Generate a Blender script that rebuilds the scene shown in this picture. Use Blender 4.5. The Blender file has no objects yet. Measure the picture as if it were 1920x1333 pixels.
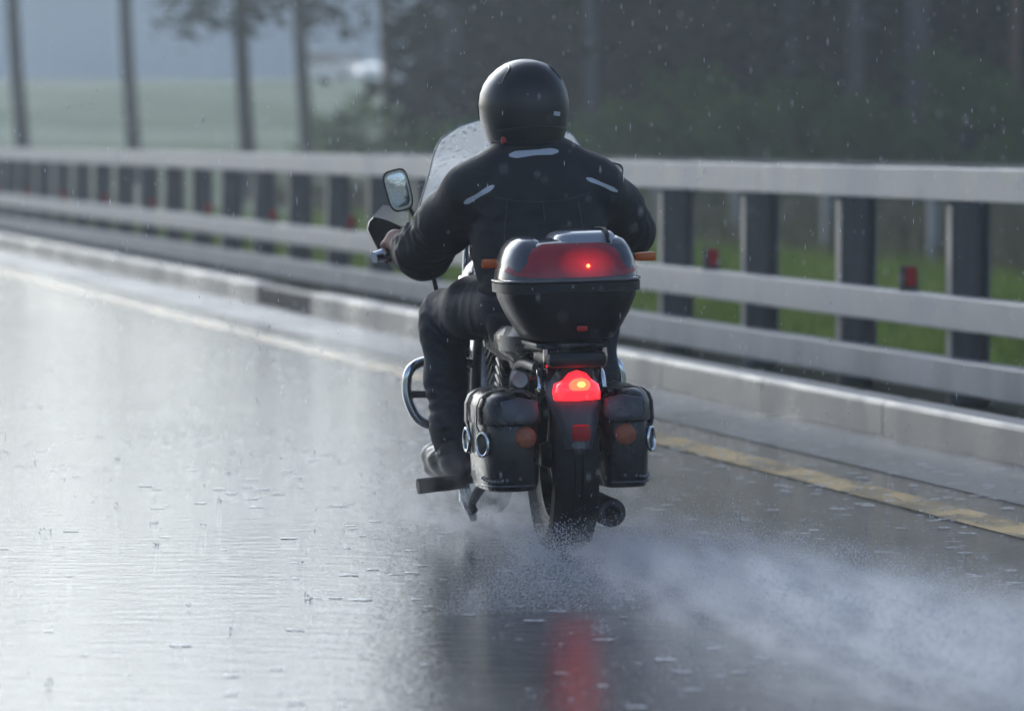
import bpy, bmesh, math, random
import numpy as np
from mathutils import Vector, Matrix
random.seed(7); RNG = np.random.default_rng(7)
R = math.radians
SC = bpy.context.scene
COL = SC.collection

# ------------------------------------------------------------------ camera
cam_d = bpy.data.cameras.new("camera"); cam = bpy.data.objects.new("camera", cam_d); COL.objects.link(cam)
cam.location = (0, 0, 1.32)
cam.rotation_euler = (R(90 - 2.649), 0, 0)
cam_d.sensor_width = 36; cam_d.lens = 165.94
cam_d.clip_start = 0.5; cam_d.clip_end = 2000
cam_d.dof.use_dof = True; cam_d.dof.focus_distance = 14.9; cam_d.dof.aperture_fstop = 3.2
SC.camera = cam

# ------------------------------------------------------------------ sky, sun, exposure
SUN_EL, SUN_AZ = 25, -21          # azimuth measured from +Y towards +X
W = bpy.data.worlds.new("World"); SC.world = W; W.use_nodes = True
nt = W.node_tree; bg = nt.nodes["Background"]
sky = nt.nodes.new("ShaderNodeTexSky"); sky.sky_type = 'NISHITA'; sky.sun_disc = False
sky.sun_elevation = R(SUN_EL); sky.sun_rotation = R(SUN_AZ)
sky.air_density = 1.0; sky.dust_density = 2.5; sky.ozone_density = 1.0
hsv = nt.nodes.new("ShaderNodeHueSaturation"); hsv.inputs['Saturation'].default_value = 0.8
nt.links.new(sky.outputs[0], hsv.inputs['Color']); tint = nt.nodes.new("ShaderNodeMix"); tint.data_type = 'RGBA'; tint.blend_type = 'MULTIPLY'; tint.inputs[0].default_value = 1.0; tint.inputs[7].default_value = (0.84, 0.97, 1.17, 1)
nt.links.new(hsv.outputs[0], tint.inputs[6]); nt.links.new(tint.outputs[2], bg.inputs['Color'])
bg.inputs['Strength'].default_value = 0.10
sl = bpy.data.lights.new("sun", 'SUN'); sl.energy = 0.5; sl.angle = R(54); sl.color = (0.80, 0.91, 1.0)
so = bpy.data.objects.new("sun", sl); COL.objects.link(so)
sd = Vector((math.sin(R(SUN_AZ)) * math.cos(R(SUN_EL)), math.cos(R(SUN_AZ)) * math.cos(R(SUN_EL)), math.sin(R(SUN_EL))))
so.rotation_euler = sd.to_track_quat('Z', 'Y').to_euler()
so.location = sd * 50
SC.view_settings.view_transform = 'Standard'; SC.view_settings.look = 'None'
SC.view_settings.exposure = 0.50; SC.view_settings.gamma = 1.0
SC.cycles.max_bounces = 8; SC.cycles.volume_bounces = 4; SC.cycles.transparent_max_bounces = 16
SC.cycles.caustics_reflective = False; SC.cycles.caustics_refractive = False
SC.cycles.use_denoising = True
SC.cycles.volume_step_rate = 0.35

# ------------------------------------------------------------------ materials
def mat(name, base, rough=0.5, metal=0.0, emit=None, estr=0.0, ior=1.45, coat=0.0):
    m = bpy.data.materials.new(name); m.use_nodes = True
    b = m.node_tree.nodes["Principled BSDF"]
    b.inputs['Base Color'].default_value = (*base, 1); b.inputs['Roughness'].default_value = rough
    b.inputs['Metallic'].default_value = metal; b.inputs['IOR'].default_value = ior
    b.inputs['Coat Weight'].default_value = coat; b.inputs['Coat Roughness'].default_value = 0.08
    if emit: b.inputs['Emission Color'].default_value = (*emit, 1); b.inputs['Emission Strength'].default_value = estr
    return m
def nodes(m): return m.node_tree.nodes, m.node_tree.links, m.node_tree.nodes["Principled BSDF"]
def noise(N, L, scale, detail=4, rough=0.55, vec=None, stretch=None, coord='Object'):
    t = N.new("ShaderNodeTexNoise"); t.inputs['Scale'].default_value = scale
    t.inputs['Detail'].default_value = detail; t.inputs['Roughness'].default_value = rough
    tc = N.new("ShaderNodeTexCoord"); src = tc.outputs[coord]
    if stretch:
        mp = N.new("ShaderNodeMapping"); mp.inputs['Scale'].default_value = stretch
        L.new(src, mp.inputs['Vector']); src = mp.outputs[0]
    L.new(src, t.inputs['Vector']); return t
def ramp(N, L, src, stops):
    r = N.new("ShaderNodeValToRGB"); L.new(src, r.inputs[0])
    el = r.color_ramp.elements
    while len(el) < len(stops): el.new(0.5)
    for e, (p, c) in zip(el, stops):
        e.position = p; e.color = (*c, 1) if len(c) == 3 else c
    return r
def vary(m, c0, c1, scale, lo=0.35, hi=0.65, stretch=None, bump=0.0, bscale=None, r0=None, r1=None, detail=5, dist=0.01):
    N, L, b = nodes(m)
    t = noise(N, L, scale, detail, 0.6, stretch=stretch)
    L.new(ramp(N, L, t.outputs[0], [(lo, c0), (hi, c1)]).outputs[0], b.inputs['Base Color'])
    if r0 is not None:
        L.new(ramp(N, L, t.outputs[0], [(lo, (r0,) * 3), (hi, (r1,) * 3)]).outputs[0], b.inputs['Roughness'])
    if bump:
        t2 = noise(N, L, bscale or scale * 3, 5, 0.6, stretch=stretch)
        bp = N.new("ShaderNodeBump"); bp.inputs['Strength'].default_value = bump; bp.inputs['Distance'].default_value = dist
        L.new(t2.outputs[0], bp.inputs['Height']); L.new(bp.outputs[0], b.inputs['Normal'])
    return m

M = {}
M['asphalt'] = mat("wet_asphalt", (0.045, 0.047, 0.052), 0.16, ior=1.38)
def wet_bump(m, rlo, rhi):
    N, L, b = nodes(m)
    big = noise(N, L, 0.55, 4, 0.55)
    L.new(ramp(N, L, big.outputs[0], [(0.35, (rlo,) * 3), (0.7, (rhi,) * 3)]).outputs[0], b.inputs['Roughness'])
    w1 = noise(N, L, 9.0, 6, 0.65, stretch=(0.75, 1.5, 1))
    w2 = noise(N, L, 45.0, 3, 0.6)
    b1 = N.new("ShaderNodeBump"); b1.inputs['Strength'].default_value = 0.30; b1.inputs['Distance'].default_value = 0.014
    L.new(w1.outputs[0], b1.inputs['Height'])
    b2 = N.new("ShaderNodeBump"); b2.inputs['Strength'].default_value = 0.32; b2.inputs['Distance'].default_value = 0.004
    L.new(w2.outputs[0], b2.inputs['Height']); L.new(b1.outputs[0], b2.inputs['Normal'])
    L.new(b2.outputs[0], b.inputs['Normal'])
vary(M['asphalt'], (0.016, 0.017, 0.020), (0.036, 0.037, 0.041), 2.0)
wet_bump(M['asphalt'], 0.025, 0.09)
M['yellow'] = mat("wet_road_paint", (0.62, 0.42, 0.13), 0.25, ior=1.38)
vary(M['yellow'], (0.26, 0.175, 0.06), (0.82, 0.54, 0.2), 2.2, 0.44, 0.58, stretch=(1.8, 0.9, 1), detail=7)
wet_bump(M['yellow'], 0.16, 0.28)
M['kerb'] = vary(mat("wet_kerb_concrete", (0.4, 0.39, 0.38), 0.35), (0.12, 0.12, 0.122), (0.215, 0.21, 0.21), 1.6, bump=0.3, bscale=60, r0=0.25, r1=0.5)
M['ground'] = vary(mat("meadow_ground", (0.06, 0.1, 0.03), 0.9), (0.20, 0.26, 0.15), (0.36, 0.41, 0.28), 0.11, 0.42, 0.58, bump=0.5, bscale=9, dist=0.05)
M['verge'] = vary(mat("shaded_wet_verge", (0.02, 0.026, 0.014), 0.7), (0.008, 0.011, 0.006), (0.03, 0.045, 0.018), 3.0, bump=0.8, bscale=25, dist=0.04); nodes(M['verge'])[2].inputs['Specular IOR Level'].default_value = 0.05  # shade under the low rail put into the ground colour
M['grass'] = vary(mat("grass_blades", (0.1, 0.17, 0.03), 0.9), (0.085, 0.16, 0.02), (0.27, 0.34, 0.08), 1.1)
nodes(M['grass'])[2].inputs['Specular IOR Level'].default_value = 0.1; nodes(M['ground'])[2].inputs['Specular IOR Level'].default_value = 0.1; nodes(M['drygrass' if 'drygrass' in M else 'grass'])[2].inputs['Specular IOR Level'].default_value = 0.1
M['drygrass'] = vary(mat("dry_tall_grass", (0.2, 0.16, 0.08), 0.8), (0.11, 0.095, 0.045), (0.26, 0.2, 0.1), 0.5)
M['rail'] = vary(mat("galvanised_rail", (0.42, 0.42, 0.45), 0.4, 0.05), (0.27, 0.275, 0.29), (0.42, 0.425, 0.445), 1.6, lo=0.3, hi=0.62, bump=0.2, bscale=30, r0=0.3, r1=0.5, stretch=(1.6, 1.6, 0.5), detail=8)
M['post'] = vary(mat("shaded_post_steel", (0.07, 0.068, 0.07), 0.5), (0.09, 0.09, 0.094), (0.20, 0.195, 0.195), 9.0, stretch=(1, 1, 0.12), bump=0.25, bscale=30)  # shade of the open side put into the body grey
M['postface'] = vary(mat("lit_post_flange", (0.4, 0.4, 0.42), 0.4, 0.2), (0.11, 0.11, 0.12), (0.19, 0.19, 0.205), 6.0)  # separate grey for the road face that catches the light
M['redrefl'] = mat("red_reflector", (0.55, 0.015, 0.02), 0.25)
M['farrail'] = mat("far_rail_grey", (0.24, 0.255, 0.27), 0.6)
M['trunk'] = vary(mat("wet_bark", (0.05, 0.04, 0.035), 0.8), (0.085, 0.085, 0.09), (0.15, 0.15, 0.155), 5.0, stretch=(1, 1, 0.2), bump=0.6, bscale=12)
M['baretrunk'] = vary(mat("grey_bark", (0.15, 0.14, 0.15), 0.8), (0.055, 0.052, 0.058), (0.11, 0.10, 0.11), 5.0, stretch=(1, 1, 0.2), bump=0.6, bscale=12)
M['redtrunk'] = vary(mat("reddish_bark", (0.14, 0.075, 0.05), 0.8), (0.08, 0.045, 0.032), (0.19, 0.1, 0.065), 4.0, stretch=(1, 1, 0.2), bump=0.6, bscale=12)
def translucent(m, f, col=None):
    N, L, b = nodes(m); t = N.new("ShaderNodeBsdfTranslucent"); x = N.new("ShaderNodeMixShader"); x.inputs[0].default_value = f
    if col: t.inputs[0].default_value = (*col, 1)
    else: L.new(b.inputs['Base Color'].links[0].from_socket, t.inputs[0])
    L.new(b.outputs[0], x.inputs[1]); L.new(t.outputs[0], x.inputs[2]); L.new(x.outputs[0], N["Material Output"].inputs['Surface']); return m
translucent(M['grass'], 0.45)
def leafmat(n, c0, c1, f=0.0):
    m = vary(mat(n, c0, 0.7), c0, c1, 0.55, 0.40, 0.66); nodes(m)[2].inputs['Specular IOR Level'].default_value = 0.12; return translucent(m, f) if f else m
M['spruce'] = leafmat("dark_needles", (0.004, 0.011, 0.007), (0.022, 0.055, 0.022))
M['pine'] = leafmat("pine_needles", (0.03, 0.055, 0.03), (0.06, 0.095, 0.045))
M['bush'] = leafmat("bush_leaves", (0.06, 0.14, 0.03), (0.15, 0.26, 0.06), 0.5)
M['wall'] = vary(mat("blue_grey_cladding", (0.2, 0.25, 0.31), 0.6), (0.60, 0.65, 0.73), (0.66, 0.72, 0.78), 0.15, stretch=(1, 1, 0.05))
M['darkglass'] = mat("dark_glass", (0.015, 0.017, 0.02), 0.06)
M['carwhite'] = mat("white_car_paint", (0.8, 0.8, 0.8), 0.25, coat=1.0)
M['rubber'] = vary(mat("wet_rubber", (0.012, 0.012, 0.013), 0.6), (0.008, 0.008, 0.009), (0.02, 0.02, 0.021), 20)
M['black'] = vary(mat("black_gloss_paint", (0.008, 0.009, 0.012), 0.15, coat=1.0), (0.006, 0.007, 0.009), (0.014, 0.015, 0.018), 8)
M['plastic'] = vary(mat("black_plastic", (0.014, 0.015, 0.018), 0.38), (0.010, 0.011, 0.013), (0.022, 0.023, 0.027), 14, bump=0.12, bscale=180, r0=0.3, r1=0.5, dist=0.002)
M['fender'] = vary(mat("grey_wet_fender", (0.05, 0.05, 0.056), 0.3), (0.06, 0.062, 0.07), (0.11, 0.112, 0.125), 12, bump=0.15, bscale=150, dist=0.002)
M['leather'] = vary(mat("wet_black_leather", (0.012, 0.012, 0.014), 0.3, coat=0.3), (0.009, 0.009, 0.011), (0.026, 0.026, 0.029), 9, bump=0.4, bscale=90, r0=0.2, r1=0.42, dist=0.003)
M['flap'] = vary(mat("grey_wet_leather", (0.03, 0.031, 0.036), 0.35), (0.08, 0.083, 0.095), (0.14, 0.145, 0.16), 9, bump=0.4, bscale=90, r0=0.25, r1=0.5, dist=0.003)
M['chrome'] = mat("chrome", (0.8, 0.81, 0.83), 0.08, 1.0)
M['dullmetal'] = vary(mat("dull_metal", (0.25, 0.25, 0.26), 0.35, 0.8), (0.15, 0.15, 0.16), (0.32, 0.32, 0.33), 10)
M['engine'] = vary(mat("engine_black_metal", (0.03, 0.03, 0.033), 0.35, 0.6), (0.02, 0.02, 0.022), (0.06, 0.06, 0.065), 12)
M['silver'] = mat("grey_case_lid", (0.085, 0.09, 0.105), 0.2, coat=0.8)
M['silver2'] = mat("silver_case_panel", (0.36, 0.37, 0.40), 0.22, coat=0.6)
M['redlens'] = vary(mat("lit_red_case_lens", (0.34, 0.014, 0.026), 0.2, coat=0.5), (0.36, 0.012, 0.024), (0.50, 0.026, 0.04), 8)
_N, _L, _b = nodes(M['redlens']); _tc = _N.new("ShaderNodeTexCoord"); _mp = _N.new("ShaderNodeMapping"); _mp.vector_type = 'POINT'   # the lamp behind the lens
_mp.inputs['Location'].default_value = (-0.035 * 10, 0.36 * 10, -0.928 * 17); _mp.inputs['Scale'].default_value = (10, 10, 17); _gr = _N.new("ShaderNodeTexGradient"); _gr.gradient_type = 'SPHERICAL'
_L.new(_tc.outputs['Object'], _mp.inputs['Vector']); _L.new(_mp.outputs[0], _gr.inputs[0]); _ml = _N.new("ShaderNodeMath"); _ml.operation = 'MULTIPLY'; _ml.inputs[1].default_value = 0.32
_L.new(_gr.outputs[1], _ml.inputs[0]); _L.new(_ml.outputs[0], _b.inputs['Emission Strength']); _b.inputs['Emission Color'].default_value = (1, .03, .04, 1)
M['led'] = mat("red_led", (0.8, 0.05, 0.02), 0.3, emit=(1.0, 0.12, 0.04), estr=6)
M['tail'] = mat("lit_red_tail_lens", (0.7, 0.02, 0.02), 0.15, emit=(1.0, 0.012, 0.02), estr=2.5, coat=1.0)
M['bulb'] = mat("lit_tail_bulb", (1, 0.3, 0.1), 0.3, emit=(1.0, 0.30, 0.06), estr=3.2)
M['amber'] = translucent(mat("amber_lens", (0.85, 0.26, 0.03), 0.2, coat=0.8), 0.45, (0.95, 0.3, 0.03))
M['orangerefl'] = vary(mat("orange_reflector", (0.38, 0.10, 0.05), 0.3), (0.32, 0.085, 0.045), (0.45, 0.13, 0.06), 60)
M['jacket'] = vary(mat("wet_black_textile", (0.012, 0.013, 0.017), 0.55), (0.008, 0.009, 0.012), (0.02, 0.022, 0.028), 6, bump=0.5, bscale=55, r0=0.52, r1=0.78, dist=0.004)
M['seam'] = mat("jacket_seam", (0.03, 0.032, 0.04), 0.5)
M['jeans'] = vary(mat("wet_dark_denim", (0.012, 0.015, 0.028), 0.6), (0.008, 0.010, 0.018), (0.02, 0.026, 0.048), 7, bump=0.4, bscale=60, dist=0.004)
M['boot'] = vary(mat("wet_boot_leather", (0.02, 0.021, 0.024), 0.3), (0.014, 0.015, 0.017), (0.04, 0.042, 0.046), 10, bump=0.3, bscale=50, dist=0.003)
M['stripe'] = mat("reflective_tape", (0.62, 0.63, 0.65), 0.35)
M['skin'] = vary(mat("skin", (0.48, 0.25, 0.18), 0.45), (0.43, 0.21, 0.15), (0.52, 0.29, 0.21), 25)
M['helmet'] = vary(mat("black_helmet_shell", (0.010, 0.011, 0.014), 0.34, coat=0.3), (0.008, 0.009, 0.011), (0.017, 0.018, 0.021), 5)
M['red'] = mat("red_plastic", (0.5, 0.02, 0.02), 0.4)
M['mirror'] = vary(mat("wet_mirror", (0.7, 0.73, 0.75), 0.03, 1.0), (0.6, 0.63, 0.65), (0.8, 0.82, 0.84), 10, bump=0.25, bscale=40, dist=0.003)
M['drop'] = mat("water_drop", (0.75, 0.78, 0.8), 0.1, ior=1.33)
nodes(M['drop'])[2].inputs['Transmission Weight'].default_value = 0.0
# clear screen beaded with rain
M['screen'] = mat("rain_beaded_screen", (0.62, 0.65, 0.68), 0.12)
_N, _L, _b = nodes(M['screen'])
_tc = _N.new("ShaderNodeTexCoord")
_v = _N.new("ShaderNodeTexVoronoi"); _v.inputs['Scale'].default_value = 95; _L.new(_tc.outputs['Object'], _v.inputs['Vector'])
_n = noise(_N, _L, 30, 4); 
_r1 = ramp(_N, _L, _v.outputs['Distance'], [(0.16, (0.6,) * 3), (0.34, (0.0,) * 3)])
_r2 = ramp(_N, _L, _n.outputs[0], [(0.5, (0.0,) * 3), (0.68, (1.0,) * 3)])
_mul = _N.new("ShaderNodeMath"); _mul.operation = 'MULTIPLY_ADD'
_L.new(_r1.outputs[0], _mul.inputs[0]); _L.new(_r2.outputs[0], _mul.inputs[1]); _mul.inputs[2].default_value = 0.55
_tr = _N.new("ShaderNodeBsdfTransparent"); _tr.inputs[0].default_value = (0.93, 0.95, 0.96, 1)
_mx = _N.new("ShaderNodeMixShader"); _L.new(_mul.outputs[0], _mx.inputs[0])
_L.new(_tr.outputs[0], _mx.inputs[1]); _L.new(_b.outputs[0], _mx.inputs[2])
_tl = _N.new("ShaderNodeBsdfTranslucent"); _tl.inputs[0].default_value = (0.95, 0.97, 1.0, 1)
_m2 = _N.new("ShaderNodeMixShader"); _m2.inputs[0].default_value = 0.8; _L.new(_b.outputs[0], _m2.inputs[1]); _L.new(_tl.outputs[0], _m2.inputs[2]); _L.new(_m2.outputs[0], _mx.inputs[2])
_bp = _N.new("ShaderNodeBump"); _bp.inputs['Strength'].default_value = 0.6; _bp.inputs['Distance'].default_value = 0.004
_L.new(_v.outputs['Distance'], _bp.inputs['Height']); _L.new(_bp.outputs[0], _b.inputs['Normal'])
_L.new(_mx.outputs[0], _N["Material Output"].inputs['Surface'])

# ------------------------------------------------------------------ helpers
def link(name, me, m, parent=None):
    o = bpy.data.objects.new(name, me); COL.objects.link(o)
    if m is not None: me.materials.append(m)
    if parent is not None: o.parent = parent
    return o
def obj(name, bm, m, parent=None, smooth=True, sharp=40):
    bmesh.ops.recalc_face_normals(bm, faces=bm.faces[:])
    me = bpy.data.meshes.new(name); bm.to_mesh(me); bm.free()
    if smooth:
        me.polygons.foreach_set('use_smooth', [True] * len(me.polygons))
        if sharp: me.set_sharp_from_angle(angle=R(sharp))
    return link(name, me, m, parent)
def raw(name, V, F, m, parent=None, smooth=False):
    V = np.asarray(V, dtype=np.float32); F = np.asarray(F, dtype=np.int32)
    me = bpy.data.meshes.new(name); k = F.shape[1]
    me.vertices.add(len(V)); me.vertices.foreach_set('co', V.ravel())
    me.loops.add(F.size); me.loops.foreach_set('vertex_index', F.ravel())
    me.polygons.add(len(F)); me.polygons.foreach_set('loop_start', np.arange(len(F), dtype=np.int32) * k)
    me.update(calc_edges=True); me.validate()
    if smooth: me.polygons.foreach_set('use_smooth', [True] * len(me.polygons))
    return link(name, me, m, parent)
def empty(name, loc=(0, 0, 0), rot=(0, 0, 0)):
    o = bpy.data.objects.new(name, None); COL.objects.link(o); o.location = loc; o.rotation_euler = rot
    o.empty_display_size = 0.2; return o
def tag(o, label=None, cat=None, group=None, kind=None):
    if label: o['label'] = label
    if cat: o['category'] = cat
    if group: o['group'] = group
    if kind: o['kind'] = kind
    return o
def copy_tree(o, parent=None):
    c = o.copy(); COL.objects.link(c)
    if parent is not None: c.parent = parent
    for ch in list(o.children): copy_tree(ch, c)
    return c
def BM(): return bmesh.new()
def spline(P, n=6, closed=False):
    P = [Vector(p) for p in P]; out = []
    N_ = len(P); rng = range(N_ if closed else N_ - 1)
    g = (lambda i: P[i % N_]) if closed else (lambda i: P[max(0, min(N_ - 1, i))])
    for i in rng:
        p0, p1, p2, p3 = g(i - 1), g(i), g(i + 1), g(i + 2)
        for k in range(n):
            t = k / n
            out.append(0.5 * ((2 * p1) + (p2 - p0) * t + (2 * p0 - 5 * p1 + 4 * p2 - p3) * t * t + (3 * p1 - p0 - 3 * p2 + p3) * t ** 3))
    if not closed: out.append(P[-1])
    return out
def skinrings(bm, rings, closed_ring=True, cap0=True, cap1=True):
    vr = [[bm.verts.new(p) for p in r] for r in rings]
    n = len(vr[0])
    for a, b in zip(vr[:-1], vr[1:]):
        for i in range(n if closed_ring else n - 1):
            j = (i + 1) % n
            bm.faces.new((a[i], a[j], b[j], b[i]))
    if cap0: bm.faces.new(vr[0][::-1])
    if cap1: bm.faces.new(vr[-1])
    return vr
def tube(bm, P, r, seg=12, smooth=6, closed=False, flat=1.0):
    pts = spline(P, smooth, closed) if smooth else [Vector(p) for p in P]
    rr = r if hasattr(r, '__len__') else [r] * 2
    n = len(pts); rings = []; up = Vector((0.13, 0.21, 0.97)).normalized(); prev = None
    for i, p in enumerate(pts):
        if closed: t = (pts[(i + 1) % n] - pts[i - 1]).normalized()
        else: t = (pts[min(i + 1, n - 1)] - pts[max(i - 1, 0)]).normalized()
        if prev is None:
            a = t.cross(up); 
            if a.length < 0.05: a = t.cross(Vector((1, 0, 0)))
            a.normalize()
        else:
            a = (prev - t * prev.dot(t)).normalized()
        prev = a; b = t.cross(a)
        f = i / max(1, n - 1) * (len(rr) - 1); k = min(int(f), len(rr) - 2); rad = rr[k] + (rr[k + 1] - rr[k]) * (f - k)
        rings.append([p + a * math.cos(2 * math.pi * s / seg) * rad + b * math.sin(2 * math.pi * s / seg) * rad * flat for s in range(seg)])
    if closed: skinrings(bm, rings + [rings[0]], cap0=False, cap1=False); bmesh.ops.remove_doubles(bm, verts=bm.verts[:], dist=1e-5)
    else: skinrings(bm, rings)
    return bm
def lathe(bm, prof, c, axis='X', seg=32, closed_prof=False):
    """prof: (axial, radius)"""
    rings = []
    for s in range(seg):
        a = 2 * math.pi * s / seg; ring = []
        for (u, r) in prof:
            if axis == 'X': p = (u, r * math.cos(a), r * math.sin(a))
            elif axis == 'Y': p = (r * math.cos(a), u, r * math.sin(a))
            else: p = (r * math.cos(a), r * math.sin(a), u)
            ring.append(Vector(c) + Vector(p))
        rings.append(ring)
    skinrings(bm, rings + [rings[0]], closed_ring=closed_prof, cap0=False, cap1=False)
    bmesh.ops.remove_doubles(bm, verts=bm.verts[:], dist=1e-5)
    return bm
def box(bm, c, s, bev=0.0, rot=None, seg=2):
    r = bmesh.ops.create_cube(bm, size=1.0); vs = r['verts']
    bmesh.ops.scale(bm, vec=s, verts=vs)
    if bev:
        es = list({e for v in vs for e in v.link_edges})
        rb = bmesh.ops.bevel(bm, geom=es, offset=bev, segments=seg, profile=0.5, affect='EDGES', clamp_overlap=True)
        vs = list({v for f in rb['faces'] for v in f.verts} | {v for v in vs if v.is_valid})
    if rot is not None: bmesh.ops.transform(bm, matrix=rot, verts=vs)
    bmesh.ops.translate(bm, vec=c, verts=vs)
    return bm
def selring(z, cx, cy, hx, hy, n=4, seg=40, tilt=0.0):
    out = []
    for s in range(seg):
        a = 2 * math.pi * s / seg; ca, sa = math.cos(a), math.sin(a)
        x = math.copysign(abs(ca) ** (2 / n), ca) * hx; y = math.copysign(abs(sa) ** (2 / n), sa) * hy
        out.append(Vector((cx + x, cy + y, z + tilt * y)))
    return out
def loft(bm, levels, n=4, seg=40):
    skinrings(bm, [selring(*l, n=n, seg=seg) for l in levels]); return bm
def pillow(bm, outline, depth, c=None, steps=6, back=0.0):
    """outline: closed loop of 3-D points; bulges by the vector depth, flat on the other side"""
    P = [Vector(p) for p in outline]; c = Vector(c) if c else sum(P, Vector()) / len(P); d = Vector(depth)
    rings = []
    for i in range(steps + 1):
        a = i / steps * math.pi / 2 * 0.97
        rings.append([c + (p - c) * math.cos(a) + d * math.sin(a) for p in P])
    if back: rings.insert(0, [p - d.normalized() * back for p in P])
    skinrings(bm, rings); return bm
def ribbon(bm, P, wv, th):
    """flat strap along P; wv = half width vector; th = thickness vector"""
    pts = [Vector(p) for p in P]; wv = Vector(wv); th = Vector(th)
    skinrings(bm, [[p - wv, p + wv, p + wv + th, p - wv + th] for p in pts]); return bm
def mirx(P): return [(-p[0], p[1], p[2]) for p in P]

class SDF:
    def __init__(s, lo, hi, h):
        s.lo = np.array(lo, float); s.h = h; s.n = np.ceil((np.array(hi) - s.lo) / h).astype(int) + 1
        s.D = np.full(s.n, 0.06, np.float32)
    def _sub(s, lo, hi):
        a = np.clip(((np.array(lo) - s.lo) / s.h).astype(int), 0, s.n - 1); b = np.clip(((np.array(hi) - s.lo) / s.h).astype(int) + 2, 1, s.n)
        ax = [s.lo[i] + s.h * np.arange(a[i], b[i]) for i in range(3)]
        return tuple(slice(a[i], b[i]) for i in range(3)), np.meshgrid(*ax, indexing='ij', sparse=True)
    def cap(s, A, B, ra, rb, k=0.02, sc=(1, 1, 1)):
        A = np.array(A, float); B = np.array(B, float); sc = np.array(sc, float); mr = max(ra, rb) / sc.min() + 0.05
        sl, (X, Y, Z) = s._sub(np.minimum(A, B) - mr, np.maximum(A, B) + mr)
        d = (B - A) * sc; dd = max(float(d @ d), 1e-9)
        px, py, pz = (X - A[0]) * sc[0], (Y - A[1]) * sc[1], (Z - A[2]) * sc[2]
        t = np.clip((px * d[0] + py * d[1] + pz * d[2]) / dd, 0, 1)
        q = np.sqrt((px - t * d[0]) ** 2 + (py - t * d[1]) ** 2 + (pz - t * d[2]) ** 2) - (ra + (rb - ra) * t)
        s._un(sl, q, k)
    def _un(s, sl, q, k):
        o = s.D[sl]
        h = np.maximum(k - np.abs(o - q), 0) / k
        s.D[sl] = np.minimum(o, q) - h * h * k * 0.25
    def chain(s, P, r, k=0.02, sc=(1, 1, 1)):
        for i in range(len(P) - 1): s.cap(P[i], P[i + 1], r[i], r[i + 1], k, sc)
    def wrinkle(s, lo, hi, dirs, amp, seed=0):
        """cloth folds: ridged waves added to the distance"""
        rg = np.random.default_rng(seed)
        sl, (X, Y, Z) = s._sub(lo, hi)
        c = (np.array(lo) + np.array(hi)) / 2; e = (np.array(hi) - np.array(lo)) / 2
        w = np.clip(1.6 - 1.6 * (((X - c[0]) / e[0]) ** 2 + ((Y - c[1]) / e[1]) ** 2 + ((Z - c[2]) / e[2]) ** 2), 0, 1)
        acc = 0
        for dv in dirs:
            ph = rg.random() * 6; j = rg.normal(size=3) * 14
            u = X * dv[0] + Y * dv[1] + Z * dv[2] + 0.9 * np.sin(X * j[0] + Y * j[1] + Z * j[2] + ph)
            acc = acc + (1 - np.abs(np.sin(u + ph))) 
        s.D[sl] -= (w * amp * (acc / len(dirs) - 0.4)).astype(np.float32)
    def mesh(s, name, m, parent=None):
        D = s.D; I = D < 0
        n = np.array(D.shape) - 1
        cnt = np.zeros(n, np.int8)
        offs = [(i, j, k) for i in (0, 1) for j in (0, 1) for k in (0, 1)]
        for o in offs: cnt += I[o[0]:o[0] + n[0], o[1]:o[1] + n[1], o[2]:o[2] + n[2]]
        idx = np.argwhere((cnt > 0) & (cnt < 8))
        vals = {o: D[idx[:, 0] + o[0], idx[:, 1] + o[1], idx[:, 2] + o[2]] for o in offs}
        acc = np.zeros((len(idx), 3)); num = np.zeros(len(idx))
        for a in offs:
            for ax in range(3):
                if a[ax]: continue
                b = list(a); b[ax] = 1; va, vb = vals[a], vals[tuple(b)]
                mk = (va < 0) != (vb < 0); t = np.where(mk, va / np.where(mk, va - vb, 1), 0)
                p = np.tile(np.array(a, float), (len(idx), 1)); p[:, ax] = t
                acc += p * mk[:, None]; num += mk
        V = s.lo + s.h * (idx + acc / num[:, None])
        ID = np.full(n, -1, np.int32); ID[idx[:, 0], idx[:, 1], idx[:, 2]] = np.arange(len(idx))
        F = []
        for ax in range(3):
            sa = [slice(1, -1)] * 3; sb = [slice(1, -1)] * 3
            sa[ax] = slice(0, -1); sb[ax] = slice(1, None)
            A, B = I[tuple(sa)], I[tuple(sb)]
            for flag in (True, False):
                e = np.argwhere((A != B) & (A == flag)); off = np.ones(3, int); off[ax] = 0; e = e + off
                u, v = [(1, 2), (2, 0), (0, 1)][ax]
                q = []
                for du, dv in ((1, 1), (0, 1), (0, 0), (1, 0)):
                    c = e.copy(); c[:, u] -= du; c[:, v] -= dv; q.append(ID[c[:, 0], c[:, 1], c[:, 2]])
                q = np.stack(q, 1)
                F.append(q if flag else q[:, ::-1])
        F = np.concatenate(F); F = F[(F >= 0).all(1)]
        return raw(name, V, F, m, parent, smooth=True)

translucent(M['drop'], 0.7, (1, 1, 1))
# ------------------------------------------------------------------ road frame: u along the road (left-forward), w across (to the right)
RA = R(12.4); DU = Vector((-math.sin(RA), math.cos(RA), 0)); DW = Vector((math.cos(RA), math.sin(RA), 0))
def rp(u, w, z=0.0): return DU * u + DW * w + Vector((0, 0, z))
def hgt(x, y):
    t = min(1, max(0, (y - 78) / 105)); return -0.06 + 3.55 * t * t * (3 - 2 * t) - max(0, y - 195) * 0.004
KW = 6.075      # road face of the kerb

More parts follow.
